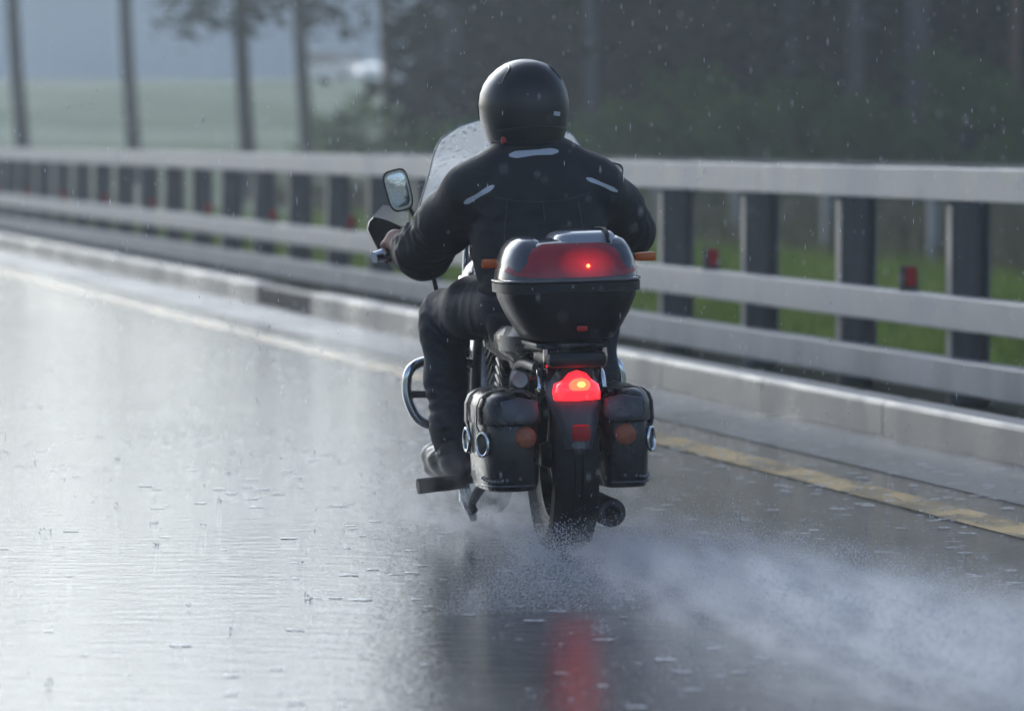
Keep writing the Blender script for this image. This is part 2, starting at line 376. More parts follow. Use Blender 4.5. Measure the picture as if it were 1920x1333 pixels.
def sheet(name, u0, u1, w0, w1, z, m, nu=1, nw=1):
    V = []; F = []
    for i in range(nu + 1):
        for j in range(nw + 1): V.append(rp(u0 + (u1 - u0) * i / nu, w0 + (w1 - w0) * j / nw, z))
    for i in range(nu):
        for j in range(nw):
            a = i * (nw + 1) + j; F.append((a, a + nw + 1, a + nw + 2, a + 1))
    return raw(name, V, F, m)
# ground: one sheet, rising to a bank far away; the strip under the road stays below it
V = []; F = []; xs = np.linspace(-200, 200, 81); ys = np.concatenate([np.linspace(-14, 200, 90), np.linspace(206, 420, 30)])
for y in ys:
    for x in xs: V.append((x, y, hgt(x, y)))
for i in range(len(ys) - 1):
    for j in range(len(xs) - 1):
        a = i * len(xs) + j; F.append((a, a + 1, a + len(xs) + 1, a + len(xs)))
tag(raw("ground", V, F, M['ground'], smooth=True), kind='structure')
tag(sheet("road", -4, 150, -16, KW + 0.02, 0.0, M['asphalt']), kind='structure')
tag(sheet("road_marking", 6, 150, 4.97, 5.17, 0.0015, M['yellow']), kind='structure')
M['gutter'] = mat("wet_gutter_asphalt", (0.05, 0.05, 0.055), 0.34, ior=1.38); vary(M['gutter'], (0.03, 0.03, 0.034), (0.075, 0.075, 0.08), 3.0); wet_bump(M['gutter'], 0.26, 0.42)
tag(sheet("gutter", 6, 150, 5.42, KW + 0.01, 0.0015, M['gutter']), kind='structure')
tag(sheet("verge", 6, 150, KW + 0.1, 8.0, -0.045, M['verge'], 60, 2), kind='structure')  # dark strip painting the shade between kerb and rail
# kerb stones, with the drain gap
bm = BM()
for ua, ub in ((8.0, 34.6), (37.06, 140.0)):
    u = ua
    while u < ub - 0.05:
        ln = min(2.0, ub - u)
        prof = [(KW, -.07), (KW, .135), (KW + .006, .15), (KW + .018, .158), (KW + .15, .160), (KW + .15, -.07)]
        skinrings(bm, [[rp(t, w, z) for w, z in prof] for t in (u + .006, u + ln - .006)])
        u += ln
tag(obj("kerb", bm, M['kerb'], smooth=False), kind='structure')

# dark drain inlet set into the kerb line
di = empty("drain_inlet", rp(35.83, KW + .09, 0)); tag(di, "dark recessed drain opening interrupting the pale kerb left of the motorcycle", "drain")
b = BM(); box(b, (0, 0, 0.04), (0.15, 2.42, 0.21), 0.01, Matrix.Rotation(RA, 4, 'Z')); obj("throat", b, mat("dark_wet_concrete", (0.03, 0.03, 0.033), 0.5), di, smooth=False)
b = BM()
for k in range(-5, 6): box(b, Matrix.Rotation(RA, 4, 'Z') @ Vector((-.085, k * .21, .035)), (0.012, 0.03, 0.19), 0.002, Matrix.Rotation(RA, 4, 'Z'))
obj("bar", b, M['post'], di, smooth=False)['kind'] = 'stuff'

# ------------------------------------------------------------------ guardrail
gr = empty("guardrail", rp(22, 7.4, -0.05)); tag(gr, "grey three-rail metal guardrail on dark posts running along the kerb", "guardrail")
g_inv = Matrix.Translation(-gr.location)
PW, RF = 7.46, 7.21
rotw = Matrix.Rotation(RA, 4, 'Z')
def rail(z0, z1, u0, u1, depth):
    b = BM(); c = (z0 + z1) / 2; hh = (z1 - z0) / 2; r = 0.007; seglen = 6.0
    prof = []
    for (sx, sz, a0) in ((-1, 1, 90), (-1, -1, 180), (1, -1, 270), (1, 1, 0)):
        for k in range(4):
            a = R(a0 + 30 * k); prof.append(((depth / 2 - r) * sx + r * math.cos(a), (hh - r) * sz + r * math.sin(a)))
    u = u0
    while u < u1 - 0.1:
        e = min(u + seglen, u1)
        skinrings(b, [[rp(t, RF + 0.06 + p[0], c + p[1]) - gr.location for p in prof] for t in (u + 0.004, e - 0.004)])
        # joint sleeve
        skinrings(b, [[rp(t, RF + 0.06 + p[0] * 0.94, c + p[1] * 0.97) - gr.location for p in prof] for t in (e - 0.15, e + 0.15)])
        u = e
    return obj("rail", b, M['rail'], gr, smooth=False)
for z0, z1 in ((1.0, 1.165), (0.355, 0.52), (0.04, 0.205)): rail(z0, z1, 14.2, 98, 0.12)
def upost(i): return 3.1586 * 7.64 / math.cos(RA) + (i * 0.2555 * 7.64) / math.cos(RA)
U0 = (24.13 + 0.22 * 0) / math.cos(RA)
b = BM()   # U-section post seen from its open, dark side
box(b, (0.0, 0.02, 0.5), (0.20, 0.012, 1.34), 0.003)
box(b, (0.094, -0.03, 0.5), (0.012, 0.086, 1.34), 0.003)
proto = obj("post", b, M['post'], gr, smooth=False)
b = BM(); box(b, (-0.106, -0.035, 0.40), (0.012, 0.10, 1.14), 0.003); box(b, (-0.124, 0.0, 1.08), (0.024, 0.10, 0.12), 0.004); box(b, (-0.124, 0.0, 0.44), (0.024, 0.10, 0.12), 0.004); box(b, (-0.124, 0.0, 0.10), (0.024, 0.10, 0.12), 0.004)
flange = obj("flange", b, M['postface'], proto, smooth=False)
b = BM(); box(b, (0, 0, 0), (0.012, 0.01, 0.01))
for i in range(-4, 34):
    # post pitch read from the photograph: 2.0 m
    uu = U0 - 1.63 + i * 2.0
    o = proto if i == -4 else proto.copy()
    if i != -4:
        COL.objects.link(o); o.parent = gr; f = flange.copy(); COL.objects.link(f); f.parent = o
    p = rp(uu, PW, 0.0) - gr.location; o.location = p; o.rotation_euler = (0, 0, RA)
# red reflectors standing on the middle rail
b2 = BM(); box(b2, (0, 0, 0.075), (0.02, 0.075, 0.11), 0.008)
rproto = None
for i in range(-3, 33, 2):
    uu = U0 - 1.63 + i * 2.0 + 2.40
    if rproto is None:
        bb = BM(); box(bb, (0, 0.005, 0.04), (0.10, 0.012, 0.085), 0.002); box(bb, (0.0, 0.004, 0.075), (0.095, 0.012, 0.11), 0.004)
        rproto = obj("reflector_bracket", bb, M['post'], gr, smooth=False)
        bb = BM(); box(bb, (0.008, -0.012, 0.075), (0.06, 0.012, 0.10), 0.005); rl = obj("reflector", bb, M['redrefl'], rproto, smooth=False); o = rproto
    else:
        o = rproto.copy(); COL.objects.link(o); o.parent = gr; f = rl.copy(); COL.objects.link(f); f.parent = o
    o.location = rp(uu, RF + 0.06, 0.522) - gr.location; o.rotation_euler = (0, 0, RA)
b.free(); b2.free()

# far guardrail on the other side of the grass
fg = empty("far_guardrail", rp(50, 15.2, -0.06)); tag(fg, "pale thin guardrail far off across the grass behind the near guardrail", "guardrail")
b = BM(); skinrings(b, [[rp(t, 15.1 + dx, 0.9 + dz) - fg.location for dx, dz in ((-.05, -.13), (.05, -.13), (.05, .13), (-.05, .13))] for t in (30, 80)])
obj("rail", b, M['farrail'], fg, smooth=False)
pp = None
for i in range(12):
    if pp is None:
        b = BM(); box(b, (0, 0, 0.5), (0.09, 0.2, 1.1), 0.006); pp = obj("post", b, M['farrail'], fg, smooth=False); o = pp
    else: o = pp.copy(); COL.objects.link(o); o.parent = fg
    o.location = rp(32 + i * 4.05, 15.2, -0.06) - fg.location + Vector((0, 0, 0.03)); o.rotation_euler = (0, 0, RA)

# ------------------------------------------------------------------ grass behind the rail
def blades(name, n, u0, u1, w0, w1, hmin, hmax, wd, m, label):
    u = RNG.uniform(u0, u1, n); w = RNG.uniform(w0, w1, n); h = RNG.uniform(hmin, hmax, n) * (0.6 + 0.4 * np.sin(u * 1.3) * np.cos(w * 1.7))
    h = np.maximum(h, hmin * 0.6)
    base = np.stack([DU.x * u + DW.x * w, DU.y * u + DW.y * w], 1)
    z = np.array([hgt(x, y) for x, y in base])
    a = RNG.uniform(0, 6.28, n); dx, dy = np.cos(a) * wd, np.sin(a) * wd; lx, ly = RNG.normal(0, .35, n) * h, RNG.normal(0, .35, n) * h
    V = np.zeros((n, 3, 3)); V[:, 0] = np.stack([base[:, 0] - dx, base[:, 1] - dy, z], 1); V[:, 1] = np.stack([base[:, 0] + dx, base[:, 1] + dy, z], 1)
    V[:, 2] = np.stack([base[:, 0] + lx, base[:, 1] + ly, z + h], 1)
    return tag(raw(name, V.reshape(-1, 3), np.arange(3 * n).reshape(n, 3), m), label, "grass", kind='stuff')
blades("grass", 60000, 20, 75, 7.65, 14, 0.10, 0.42, 0.013, M['grass'], "wet green grass growing around the posts behind the guardrail")
blades("dry_grass", 16000, 40, 90, 14.5, 24, 0.4, 0.95, 0.03, M['drygrass'], "tall brownish grass in front of the dark wood")

# ------------------------------------------------------------------ building, meadow car
bd = empty("building", (-34, 236, hgt(-34, 236)))
tag(bd, "long blue-grey clad building beyond the pale meadow at upper left", "building")
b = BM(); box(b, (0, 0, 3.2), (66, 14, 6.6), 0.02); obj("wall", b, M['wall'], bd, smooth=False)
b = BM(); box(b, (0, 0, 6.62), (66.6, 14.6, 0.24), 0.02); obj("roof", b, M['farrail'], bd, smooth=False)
ribm = mat("pale_blue_cladding", (0.68, 0.73, 0.78), 0.6)
pp = None
for i in range(16):
    if pp is None:
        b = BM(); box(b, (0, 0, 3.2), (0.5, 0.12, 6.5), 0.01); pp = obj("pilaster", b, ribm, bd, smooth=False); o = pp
    else: o = pp.copy(); COL.objects.link(o); o.parent = bd
    o.location = (-32 + i * 4.26, -7.06, 0)
for x in (-7.6, 13.4, 29.5):
    b = BM(); box(b, (x, -7.05, 5.5), (3.0, 0.12, 1.2), 0.01); obj("window", b, mat("blue_window", (0.08, 0.14, 0.3), 0.3), bd, smooth=False)

cr = empty("car", (-7.1, 196, hgt(-7, 196) - 0.1), (0, 0, R(-52))); tag(cr, "white car with added glowing headlights on the bank beyond the meadow, between thin tree trunks", "car")
b = BM()
prof = [(-2.1, 0.35), (-2.12, 0.75), (-2.0, 0.92), (-1.2, 0.98), (1.0, 0.98), (1.9, 0.82), (2.08, 0.6), (2.05, 0.32)]
skinrings(b, [[Vector((x, y * s, z)) for x, z in prof] for y, s in ((-0.86, 1), (-0.8, 1), (0.8, 1), (0.86, 1))]); obj("body", b, M['carwhite'], cr, sharp=30)
b = BM(); prof = [(-1.75, 0.97), (-1.25, 1.42), (0.1, 1.45), (1.0, 0.97)]
skinrings(b, [[Vector((x, y, z)) for x, z in prof] for y in (-0.68, 0.68)]); cb = obj("cabin", b, M['darkglass'], cr, smooth=False)
b = BM(); box(b, (-0.55, 0, 1.455), (1.35, 1.3, 0.05), 0.02); obj("roof", b, M['carwhite'], cb, smooth=False)
for sy in (-.6, .6):
    b = BM(); lathe(b, [(.0, .0), (-.0, .12), (.03, .11), (.05, 0)], (2.07, sy, .68), 'X', 16); obj("headlight", b, mat("added_headlight_glow", (.9, .9, .9), .2, emit=(1, .98, .95), estr=1.2), cr)  # headlight glow added to brighten the shaded car
for sx in (-1.3, 1.3):
    for sy in (-0.8, 0.8):
        b = BM(); lathe(b, [(-0.1, 0.0), (-0.1, 0.28), (-0.06, 0.32), (0.06, 0.32), (0.1, 0.28), (0.1, 0.0)], (sx, sy, 0.32), 'Y', 20); obj("wheel", b, M['rubber'], cr)

# ------------------------------------------------------------------ trees
def cards(n, zlo, zhi, rfun, size, droop=0.5, seed=0, clump=0):
    g = np.random.default_rng(seed)
    if clump:
        cz = zlo + (zhi - zlo) * g.random(clump) ** 1.2; ca = g.random(clump) * 6.283; cr_ = np.sqrt(g.uniform(0.05, 1, clump)) * np.array([rfun(z) for z in cz])
        k = g.integers(0, clump, n); sp = size * 2.2
        P = np.stack([cr_[k] * np.cos(ca[k]), cr_[k] * np.sin(ca[k]), cz[k]], 1) + g.normal(0, 1, (n, 3)) * np.array([sp, sp, sp * 0.55])
    else:
        z = zlo + (zhi - zlo) * g.random(n) ** 1.3; a = g.random(n) * 6.283; r = np.sqrt(g.uniform(0.02, 1, n)) * np.array([rfun(t) for t in z]) * g.uniform(.8, 1.15, n)
        P = np.stack([r * np.cos(a), r * np.sin(a), z - r * droop * 0.4], 1)
    P[:, 2] = np.maximum(P[:, 2], 0.05)
    u = g.normal(0, 1, (n, 3)); u[:, 2] *= 0.5; u /= np.linalg.norm(u, axis=1)[:, None]
    v = np.cross(u, g.normal(0, 1, (n, 3))); v /= np.linalg.norm(v, axis=1)[:, None]
    s = (size * g.uniform(0.5, 1.2, n))[:, None]
    V = np.stack([P - u * s, P + v * s * 0.45, P + u * s, P - v * s * 0.45], 1).reshape(-1, 3)
    return V, np.arange(4 * n).reshape(n, 4)
def trunk_bm(h, r, lean=(0, 0), limbs=0, lz=(3, 10), ll=1.2, seed=0):
    rg = random.Random(seed); b = BM()
    P = [(lean[0] * t * h + (rg.uniform(-.04, .04) if 0 < t else 0), lean[1] * t * h, -0.3 + (h + 0.3) * t) for t in (0, .1, .25, .45, .7, 1)]
    tube(b, P, [r * 1.35, r, r * 0.9, r * 0.7, r * 0.2], 10, 4)
    for i in range(limbs):
        z = rg.uniform(*lz); a = rg.uniform(0, 6.28); l = ll * rg.uniform(.6, 1.2); x0, y0 = lean[0] * z, lean[1] * z
        tube(b, [(x0, y0, z), (x0 + math.cos(a) * l * .5, y0 + math.sin(a) * l * .5, z + .08 * l), (x0 + math.cos(a) * l, y0 + math.sin(a) * l, z - .15 * l)], [r * .22, r * .05], 6, 3)
    return b
def px_x(px, y): return (px - 960) / 8850 * y
# thin trunks at the left, in front of the meadow
left = [(46, 96, 0.15, "leftmost thin dark trunk rising behind the guardrail against the blue-grey building", None),
        (257, 100, 0.15, "thin dark trunk second from the left behind the guardrail", None),
        (474, 92, 0.155, "dark trunk with drooping needle branches left of the white car", (3.3, 9.5, 1.9, 3)),
        (580, 104, 0.155, "dark trunk with needle branches just left of the white car", (3.0, 10, 2.2, 4)),
        (737, 118, 0.15, "faint brownish trunk right of the white car", (4.6, 12, 1.7, 5))]
for px, y, r, lab, crn in left:
    x = px_x(px, y); t = empty("pine_tree", (x, y, hgt(x, y))); tag(t, lab, "tree", "thin trees between guardrail and meadow")
    b = trunk_bm(12.5, r, (-0.055, 0), 14 if crn else 6, (crn[0], 11) if crn else (7, 12), 1.5, seed=px); obj("trunk", b, M['trunk'] if px != 737 else M['redtrunk'], t)
    z0, z1, rr, sd_ = crn or (6.5, 12.5, 1.5, 9 + px)
    V, F = cards(1500, z0, z1, lambda z: rr * (1.15 - 0.8 * (z - z0) / (z1 - z0)), 0.17, seed=sd_, clump=42)
    V[:, 0] += -0.055 * V[:, 2]
    raw("crown", V, F, M['pine'], t)
# dark wood at the right
wood = []
kinds = []
for sd_ in range(3):
    V, F = cards(9500, 0.5 if sd_ else 0.9, 23 + sd_, lambda z: 1.75 * (1 - (z - 0.3) / 26.0) + 0.2, 0.26, seed=40 + sd_, clump=300)
    kinds.append((V, F))
spots = [(935, 84, 'grey-green spruce at the left edge of the dark wood, above the motorcycle screen'),
         (975, 90, 'dark spruce directly behind the helmet'), (1040, 84, 'dark spruce just right of the helmet'),
         (1120, 92, 'pale-gapped dark spruce between the helmet and the middle of the wood'), (1225, 86, 'dark spruce behind the right mirror'),
         (1330, 95, 'set-back dark spruce over the first red reflector right of the rider'), (1420, 84, 'dark spruce above the second post right of the rider'),
         (1530, 90, 'dark spruce between two posts near the middle of the right side'), (1620, 85, 'dark spruce left of the tall bare trunk'),
         (1735, 97, 'dark spruce behind the tall bare trunk'), (1830, 88, 'dark spruce left of the reddish trunk'),
         (1935, 92, 'dark spruce at the right picture edge behind the reddish trunk'), (2060, 86, 'dark spruce beyond the right picture edge'),
         (2200, 90, 'outermost dark spruce beyond the right picture edge')]
cm = []
for i, (V, F) in enumerate(kinds):
    me_o = raw("crown", V, F, M['spruce']); cm.append(me_o)
for i, (px, y, lab) in enumerate(spots):
    x = px_x(px, y); t = empty("spruce_tree", (x, y, hgt(x, y)), (0, 0, i * 1.3)); tag(t, lab, "tree", "spruces of the dark wood")
    k = i % 3
    o = cm[k] if i < 3 else cm[k].copy()
    if i >= 3: COL.objects.link(o)
    o.parent = t; s = 0.92 + 0.16 * ((i * 7) % 5) / 5; o.scale = (s, s, s)
    obj("trunk", trunk_bm(23, 0.2, limbs=8, lz=(0.8, 5), seed=i), M['trunk'], t)
# bare trunks in front of the wood
for px, y, r, m_, lab in ((845, 83, .22, M['trunk'], "thick dark trunk at the left edge of the dark wood"), (1105, 82, .13, M['trunk'], "faint dark trunk in the wood right of the helmet"), (1270, 84, .16, M['baretrunk'], "pale grey trunk in the middle of the dark wood"), (1475, 83, .15, M['trunk'], "dark trunk in the wood above the third post"), (1600, 81, .14, M['trunk'], "dark trunk just left of the tall bare grey trunk"), (1715, 80, 0.2, M['baretrunk'], "tall bare grey trunk standing before the dark wood"), (1893, 79, 0.10, M['redtrunk'], "slim reddish bare trunk near the right picture edge")):
    x = px_x(px, y); t = empty("pine_tree", (x, y, hgt(x, y))); tag(t, lab, "tree", "bare trunks before the wood")
    obj("trunk", trunk_bm(13, r, (0.01, 0), 6, (6, 11), 1.2, seed=px), m_, t)
    V, F = cards(900, 7, 13, lambda z: 1.5 * (1.2 - (z - 7) / 7), 0.2, seed=px, clump=30); raw("crown", V, F, M['pine'], t)
# bushes
bz = [(665, 110, 1.3, 'pale green bush in the meadow below the white car'), (1160, 77, 1.55, 'low bush before the wood, right of the rider\'s shoulder'),
      (1290, 78, 2.1, 'rounded green bush before the wood above the first post'), (1400, 76, 1.7, 'small bright bush before the wood above the second post'),
      (1510, 79, 1.9, 'green bush before the wood above the third post'), (1640, 77, 1.6, 'low bush left of the tall bare trunk'),
      (1790, 76, 2.3, 'large bright green bush between the bare trunk and the reddish trunk'), (1900, 78, 2.0, 'green bush at the right picture edge'), (870, 80, 1.3, 'dim bush behind the motorcycle screen')]
for i, (px, y, h, lab) in enumerate(bz):
    x = px_x(px, y); t = empty("bush", (x, y, hgt(x, y))); tag(t, lab, "bush", "bushes along the wood and meadow")
    V, F = cards(1500, 0.1, h * 1.15, lambda z: 1.0 * math.sqrt(max(0.05, 1 - (z / (h * 1.3)) ** 2)), 0.12, seed=70 + i, clump=34); raw("foliage", V, F, M['bush'], t)
    b = BM()
    for k in range(5):
        a = k * 1.3; tube(b, [(0.05 * math.cos(a), 0.05 * math.sin(a), -0.1), (0.2 * math.cos(a), 0.2 * math.sin(a), h * .5), (0.45 * math.cos(a), 0.45 * math.sin(a), h * .9)], [0.02, 0.006], 6, 3)
    obj("stem", b, M['trunk'], t)
# the depth of the wood behind: one mass nobody could count
g = np.random.default_rng(5); n = 34000
P = np.stack([g.uniform(-0.9, 34, n), g.uniform(97, 118, n), 22 * g.random(n) ** 1.1], 1)
P[:, 2] += 1.0; cl = np.sin(P[:, 0] * 1.9) + np.sin(P[:, 2] * 1.3 + P[:, 0] * .7); P = P[cl > -1.3]; n = len(P)
u = g.normal(0, 1, (n, 3)); u /= np.linalg.norm(u, axis=1)[:, None]; v = np.cross(u, g.normal(0, 1, (n, 3))); v /= np.linalg.norm(v, axis=1)[:, None]
s = g.uniform(.25, .6, n)[:, None]
tag(raw("wood", np.stack([P - u * s, P + v * s * .6, P + u * s, P - v * s * .6], 1).reshape(-1, 3), np.arange(4 * n).reshape(n, 4), M['spruce']), "dense dark wood filling the background behind the spruces", "wood", kind='stuff')

# ------------------------------------------------------------------ motorcycle (x right, y forward, z up; origin at the rear contact patch)
OB = Vector((0.166, 14.967, 0.0)); LEAN = (0, R(-1.5), R(9))
bike = empty("motorcycle", OB, LEAN)
tag(bike, "black touring motorcycle with clear screen, leather panniers and red-lensed top case on the road", "motorcycle")
def wheel(cy, r, w):
    b = BM(); rr = r - 0.085
    lathe(b, [(-w * .36, rr), (-w * .36, rr + .012), (-w * .28, rr - .012), (w * .28, rr - .012), (w * .36, rr + .012), (w * .36, rr), (w * .28, rr - .03), (-w * .28, rr - .03)], (0, cy, r), 'X', 48, True)
    lathe(b, [(-.07, .0), (-.07, .035), (-.03, .05), (.03, .05), (.07, .035), (.07, 0)], (0, cy, r), 'X', 20)
    for k in range(10):
        a = k * 2 * math.pi / 10; tube(b, [(0.03 * (-1) ** k, cy + .04 * math.cos(a), r + .04 * math.sin(a)), (0, cy + (rr - .02) * math.cos(a), r + (rr - .02) * math.sin(a))], [0.014, .010], 8, 0)
    wh = obj("wheel", b, M['engine'], bike)
    b = BM(); hw = w / 2
    lathe(b, [(-hw * .7, rr), (-hw, r - .05), (-hw * .93, r - .025), (-hw * .6, r - .007), (-hw * .2, r), (-hw * .19, r - .006), (-hw * .13, r - .006), (-hw * .12, r), (hw * .12, r), (hw * .13, r - .006), (hw * .19, r - .006), (hw * .2, r), (hw * .6, r - .007), (hw * .93, r - .025), (hw, r - .05), (hw * .7, rr)], (0, cy, r), 'X', 64, True)
    obj("tyre", b, M['rubber'], wh)
    b = BM(); lathe(b, [(-.006, .09), (-.006, .145), (.006, .145), (.006, .09)], (-.085 if cy > 1 else .085, cy, r), 'X', 32, True); obj("brake_disc", b, M['chrome'], wh)
    return wh
wheel(0.0, 0.315, 0.15); wheel(1.55, 0.315, 0.11)
# fenders: arc sections over the wheels
def fender(cy, cz, r, hw, a0, a1, n, m, name, drop=0.06):
    b = BM(); rings = []
    for i in range(n + 1):
        t = i / n; a = R(a0 + (a1 - a0) * t); w = hw(t)
        o_ = []; i_ = []
        for k in range(9):
            q = -1 + 2 * k / 8; rad = r - drop * abs(q) ** 3
            o_.append(Vector((q * w, cy + rad * math.cos(a), cz + rad * math.sin(a))))
            i_.append(Vector((q * (w - .004), cy + (rad - .006) * math.cos(a), cz + (rad - .006) * math.sin(a))))
        rings.append(o_ + i_[::-1])
    skinrings(b, rings); return obj(name, b, m, bike)
rf = fender(0.0, 0.33, 0.385, lambda t: 0.105 - 0.03 * t if t < .76 else 0.082 - 0.040 * ((t - .76) / .24), 75, 176, 26, M['fender'], "rear_fender")
b = BM(); pillow(b, [(0.028 * math.copysign(abs(math.cos(a)) ** .4, math.cos(a)), -0.382, 0.405 + 0.026 * math.copysign(abs(math.sin(a)) ** .4, math.sin(a))) for a in [2 * math.pi * k / 20 for k in range(20)]], (0, -0.012, 0), back=0.02); 
obj("reflector", b, M['redrefl'], rf)
fender(1.55, 0.315, 0.355, lambda t: 0.07, 20, 190, 24, M['black'], "front_fender")
# tail light: a helmet-shaped lens with a bulb glow
b = BM(); prof = [(-0.071, .505), (-0.072, .53), (-0.066, .553), (-0.045, .568), (-0.028, .588), (0, .597), (0.028, .588), (0.045, .568), (0.066, .553), (0.072, .53), (0.071, .505), (0, .500)]
pts = [Vector((x, -0.325, z)) for x, z in prof]
pillow(b, [p for p in pts], (0, -0.05, 0), c=(0, -0.325, 0.54), steps=8, back=0.05); tl = obj("tail_light", b, M['tail'], bike)
b = BM(); pillow(b, [(0.004 + 0.013 * math.cos(a), -0.378, 0.555 + 0.009 * math.sin(a)) for a in [2 * math.pi * k / 20 for k in range(20)]], (0, -0.006, 0)); obj("bulb", b, M['bulb'], tl)
b = BM(); pillow(b, [(0.0 + 0.034 * math.cos(a), -0.3715, 0.553 + 0.022 * math.sin(a)) for a in [2 * math.pi * k / 24 for k in range(24)]], (0, -0.005, 0)); obj("bulb_glow", b, mat("bulb_glow_disc", (.9, .1, .05), .3, emit=(1.0, .10, .045), estr=2.0), tl)  # glowing disc layered round the bulb to paint its soft glow
b = BM(); box(b, (0, -0.26, 0.56), (0.12, 0.13, 0.11), 0.03); box(b, (0, -0.20, 0.63), (0.19, 0.3, 0.05), 0.02); box(b, (0.0, -0.16, 0.60), (0.17, 0.2, 0.10), 0.02); obj("tail_bracket", b, M['plastic'], bike)
# seat, tank, side covers
b = BM(); loft(b, [(0.60, 0, .36, .12, .34), (0.64, 0, .36, .165, .38), (0.69, 0, .35, .17, .37), (0.72, 0, .34, .15, .33), (0.73, 0, .34, .10, .25)], 3.2); seat = obj("seat", b, M['leather'], bike)
b = BM(); rings = []
for y, hx, hz, cz in ((0.66, .07, .05, .76), (0.70, .115, .09, .78), (0.80, .155, .115, .80), (0.92, .175, .125, .815), (1.02, .16, .115, .82), (1.10, .11, .085, .82), (1.14, .05, .04, .82)):
    rings.append([Vector((hx * math.copysign(abs(math.cos(a)) ** .8, math.cos(a)), y, cz + hz * math.copysign(abs(math.sin(a)) ** .8, math.sin(a)))) for a in [2 * math.pi * k / 32 for k in range(32)]])
skinrings(b, rings); tank = obj("fuel_tank", b, M['black'], bike)
b = BM(); box(b, (-0.02, 0.84, 0.925), (0.09, 0.2, 0.018), 0.008); lathe(b, [(.0, .0), (.0, .04), (.02, .038), (.024, .0)], (-0.02, 0.90, 0.93), 'Z', 24); obj("tank_console", b, M['chrome'], tank)
for sx in (-1, 1):
    b = BM(); pillow(b, [(sx * .135, .78, .80), (sx * .16, .84, .855), (sx * .17, .95, .86), (sx * .165, 1.0, .83), (sx * .17, .95, .80), (sx * .155, .84, .775)], (sx * .022, -.02, 0), back=.01); obj("tank_highlight", b, M['chrome'], tank)  # chrome patch standing in for the highlight on the tank's side
# frame + engine
b = BM()
for sx in (-1, 1):
    tube(b, [(sx * .05, 1.14, .86), (sx * .12, .98, .55), (sx * .13, .92, .24), (sx * .13, .55, .2), (sx * .12, .3, .34), (sx * .11, .16, .58), (sx * .10, -.18, .60)], 0.018, 10, 6)
    tube(b, [(sx * .05, 1.12, .9), (sx * .07, .7, .72), (sx * .11, .16, .58)], 0.02, 10, 5)
    tube(b, [(sx * .13, .42, .33), (sx * .12, 0.0, .315)], [0.025, .02], 10, 0)
obj("frame", b, M['engine'], bike)
b = BM(); box(b, (0, .72, .34), (.26, .42, .22), .04, seg=3)
lathe(b, [(-.17, 0), (-.17, .09), (-.15, .105), (.15, .105), (.17, .09), (.17, 0)], (0, .62, .34), 'X', 28)
for ang, y0 in ((22, .80), (-22, .66)):
    for k in range(8):
        c = Vector((0, y0 + math.sin(R(ang)) * (.02 + k * .03), .46 + math.cos(R(ang)) * (.02 + k * .03)))
        box(b, c, (.2 if k < 6 else .17, .15, .014), .004, Matrix.Rotation(R(-ang), 4, 'X'), 1)
    box(b, Vector((0, y0 + math.sin(R(ang)) * .12, .46 + math.cos(R(ang)) * .12)), (.13, .11, .26), .02, Matrix.Rotation(R(-ang), 4, 'X'))
obj("engine", b, M['engine'], bike)
for sx in (-1, 1):
    b = BM(); lathe(b, [(-.012, 0), (-.012, .06), (.0, .075), (.008, .075), (.012, .06), (.012, 0)], (sx * .18, .62, .34), 'X', 28); obj("engine_cover", b, M['chrome'], bike)
# exhausts
b = BM(); tube(b, [(.10, .9, .52), (.17, .98, .36), (.16, .82, .2), (.15, .5, .155), (.14, .25, .14)], .024, 12, 6)
lathe(b, [(-.26, .024), (-.26, .034), (-.255, .043), (-.24, .046), (.2, .046), (.28, .026), (.28, .018), (-.22, .018), (-.22, .024)], (.118, 0.03, .14), 'Y', 28, True); obj("exhaust", b, M['engine'], bike)
# shocks and chrome fender struts
for sx in (-1, 1):
    b = BM(); tube(b, [(sx * .115, .05, .34), (sx * .115, .12, .58)], .017, 10, 0)
    for k in range(9): lathe(b, [(-.006, .019), (0, .03), (.006, .019)], (sx * .115, .065 + k * .006, .38 + k * .021), 'Z', 16)
    obj("shock_absorber", b, M['engine'], bike)
    b = BM(); tube(b, [(sx * .10, -.235, .535), (sx * .097, -.21, .585), (sx * .092, -.12, .60)], [.014, .016, .014], 10, 4, flat=.6); obj("fender_strut", b, M['chrome'], bike)
b = BM(); lathe(b, [(-.01, 0), (-.012, .025), (.0, .032), (.012, .025), (.02, 0)], (-.155, -.16, .565), 'Y', 18); tube(b, [(-.155, -.16, .565), (-.10, -.15, .57)], .009, 8, 0); obj("chrome_bolt", b, M['dullmetal'], bike)
# forks, headlight
for sx in (-1, 1):
    b = BM(); tube(b, [(sx * .095, 1.56, .30), (sx * .095, 1.44, .56)], [.03, .028], 14, 0); tube(b, [(sx * .095, 1.44, .56), (sx * .095, 1.22, .98)], .021, 14, 0); obj("fork_leg", b, M['chrome'], bike)
b = BM(); lathe(b, [(-.1, 0), (-.1, .03), (-.06, .075), (.02, .092), (.05, .092), (.055, .08), (.055, 0)], (0, 1.42, .80), 'Y', 28); hl = obj("headlight", b, M['chrome'], bike)
b = BM(); lathe(b, [(.056, 0), (.056, .08), (.075, .06), (.08, 0)], (0, 1.42, .80), 'Y', 28); obj("lens", b, M['screen'], hl)
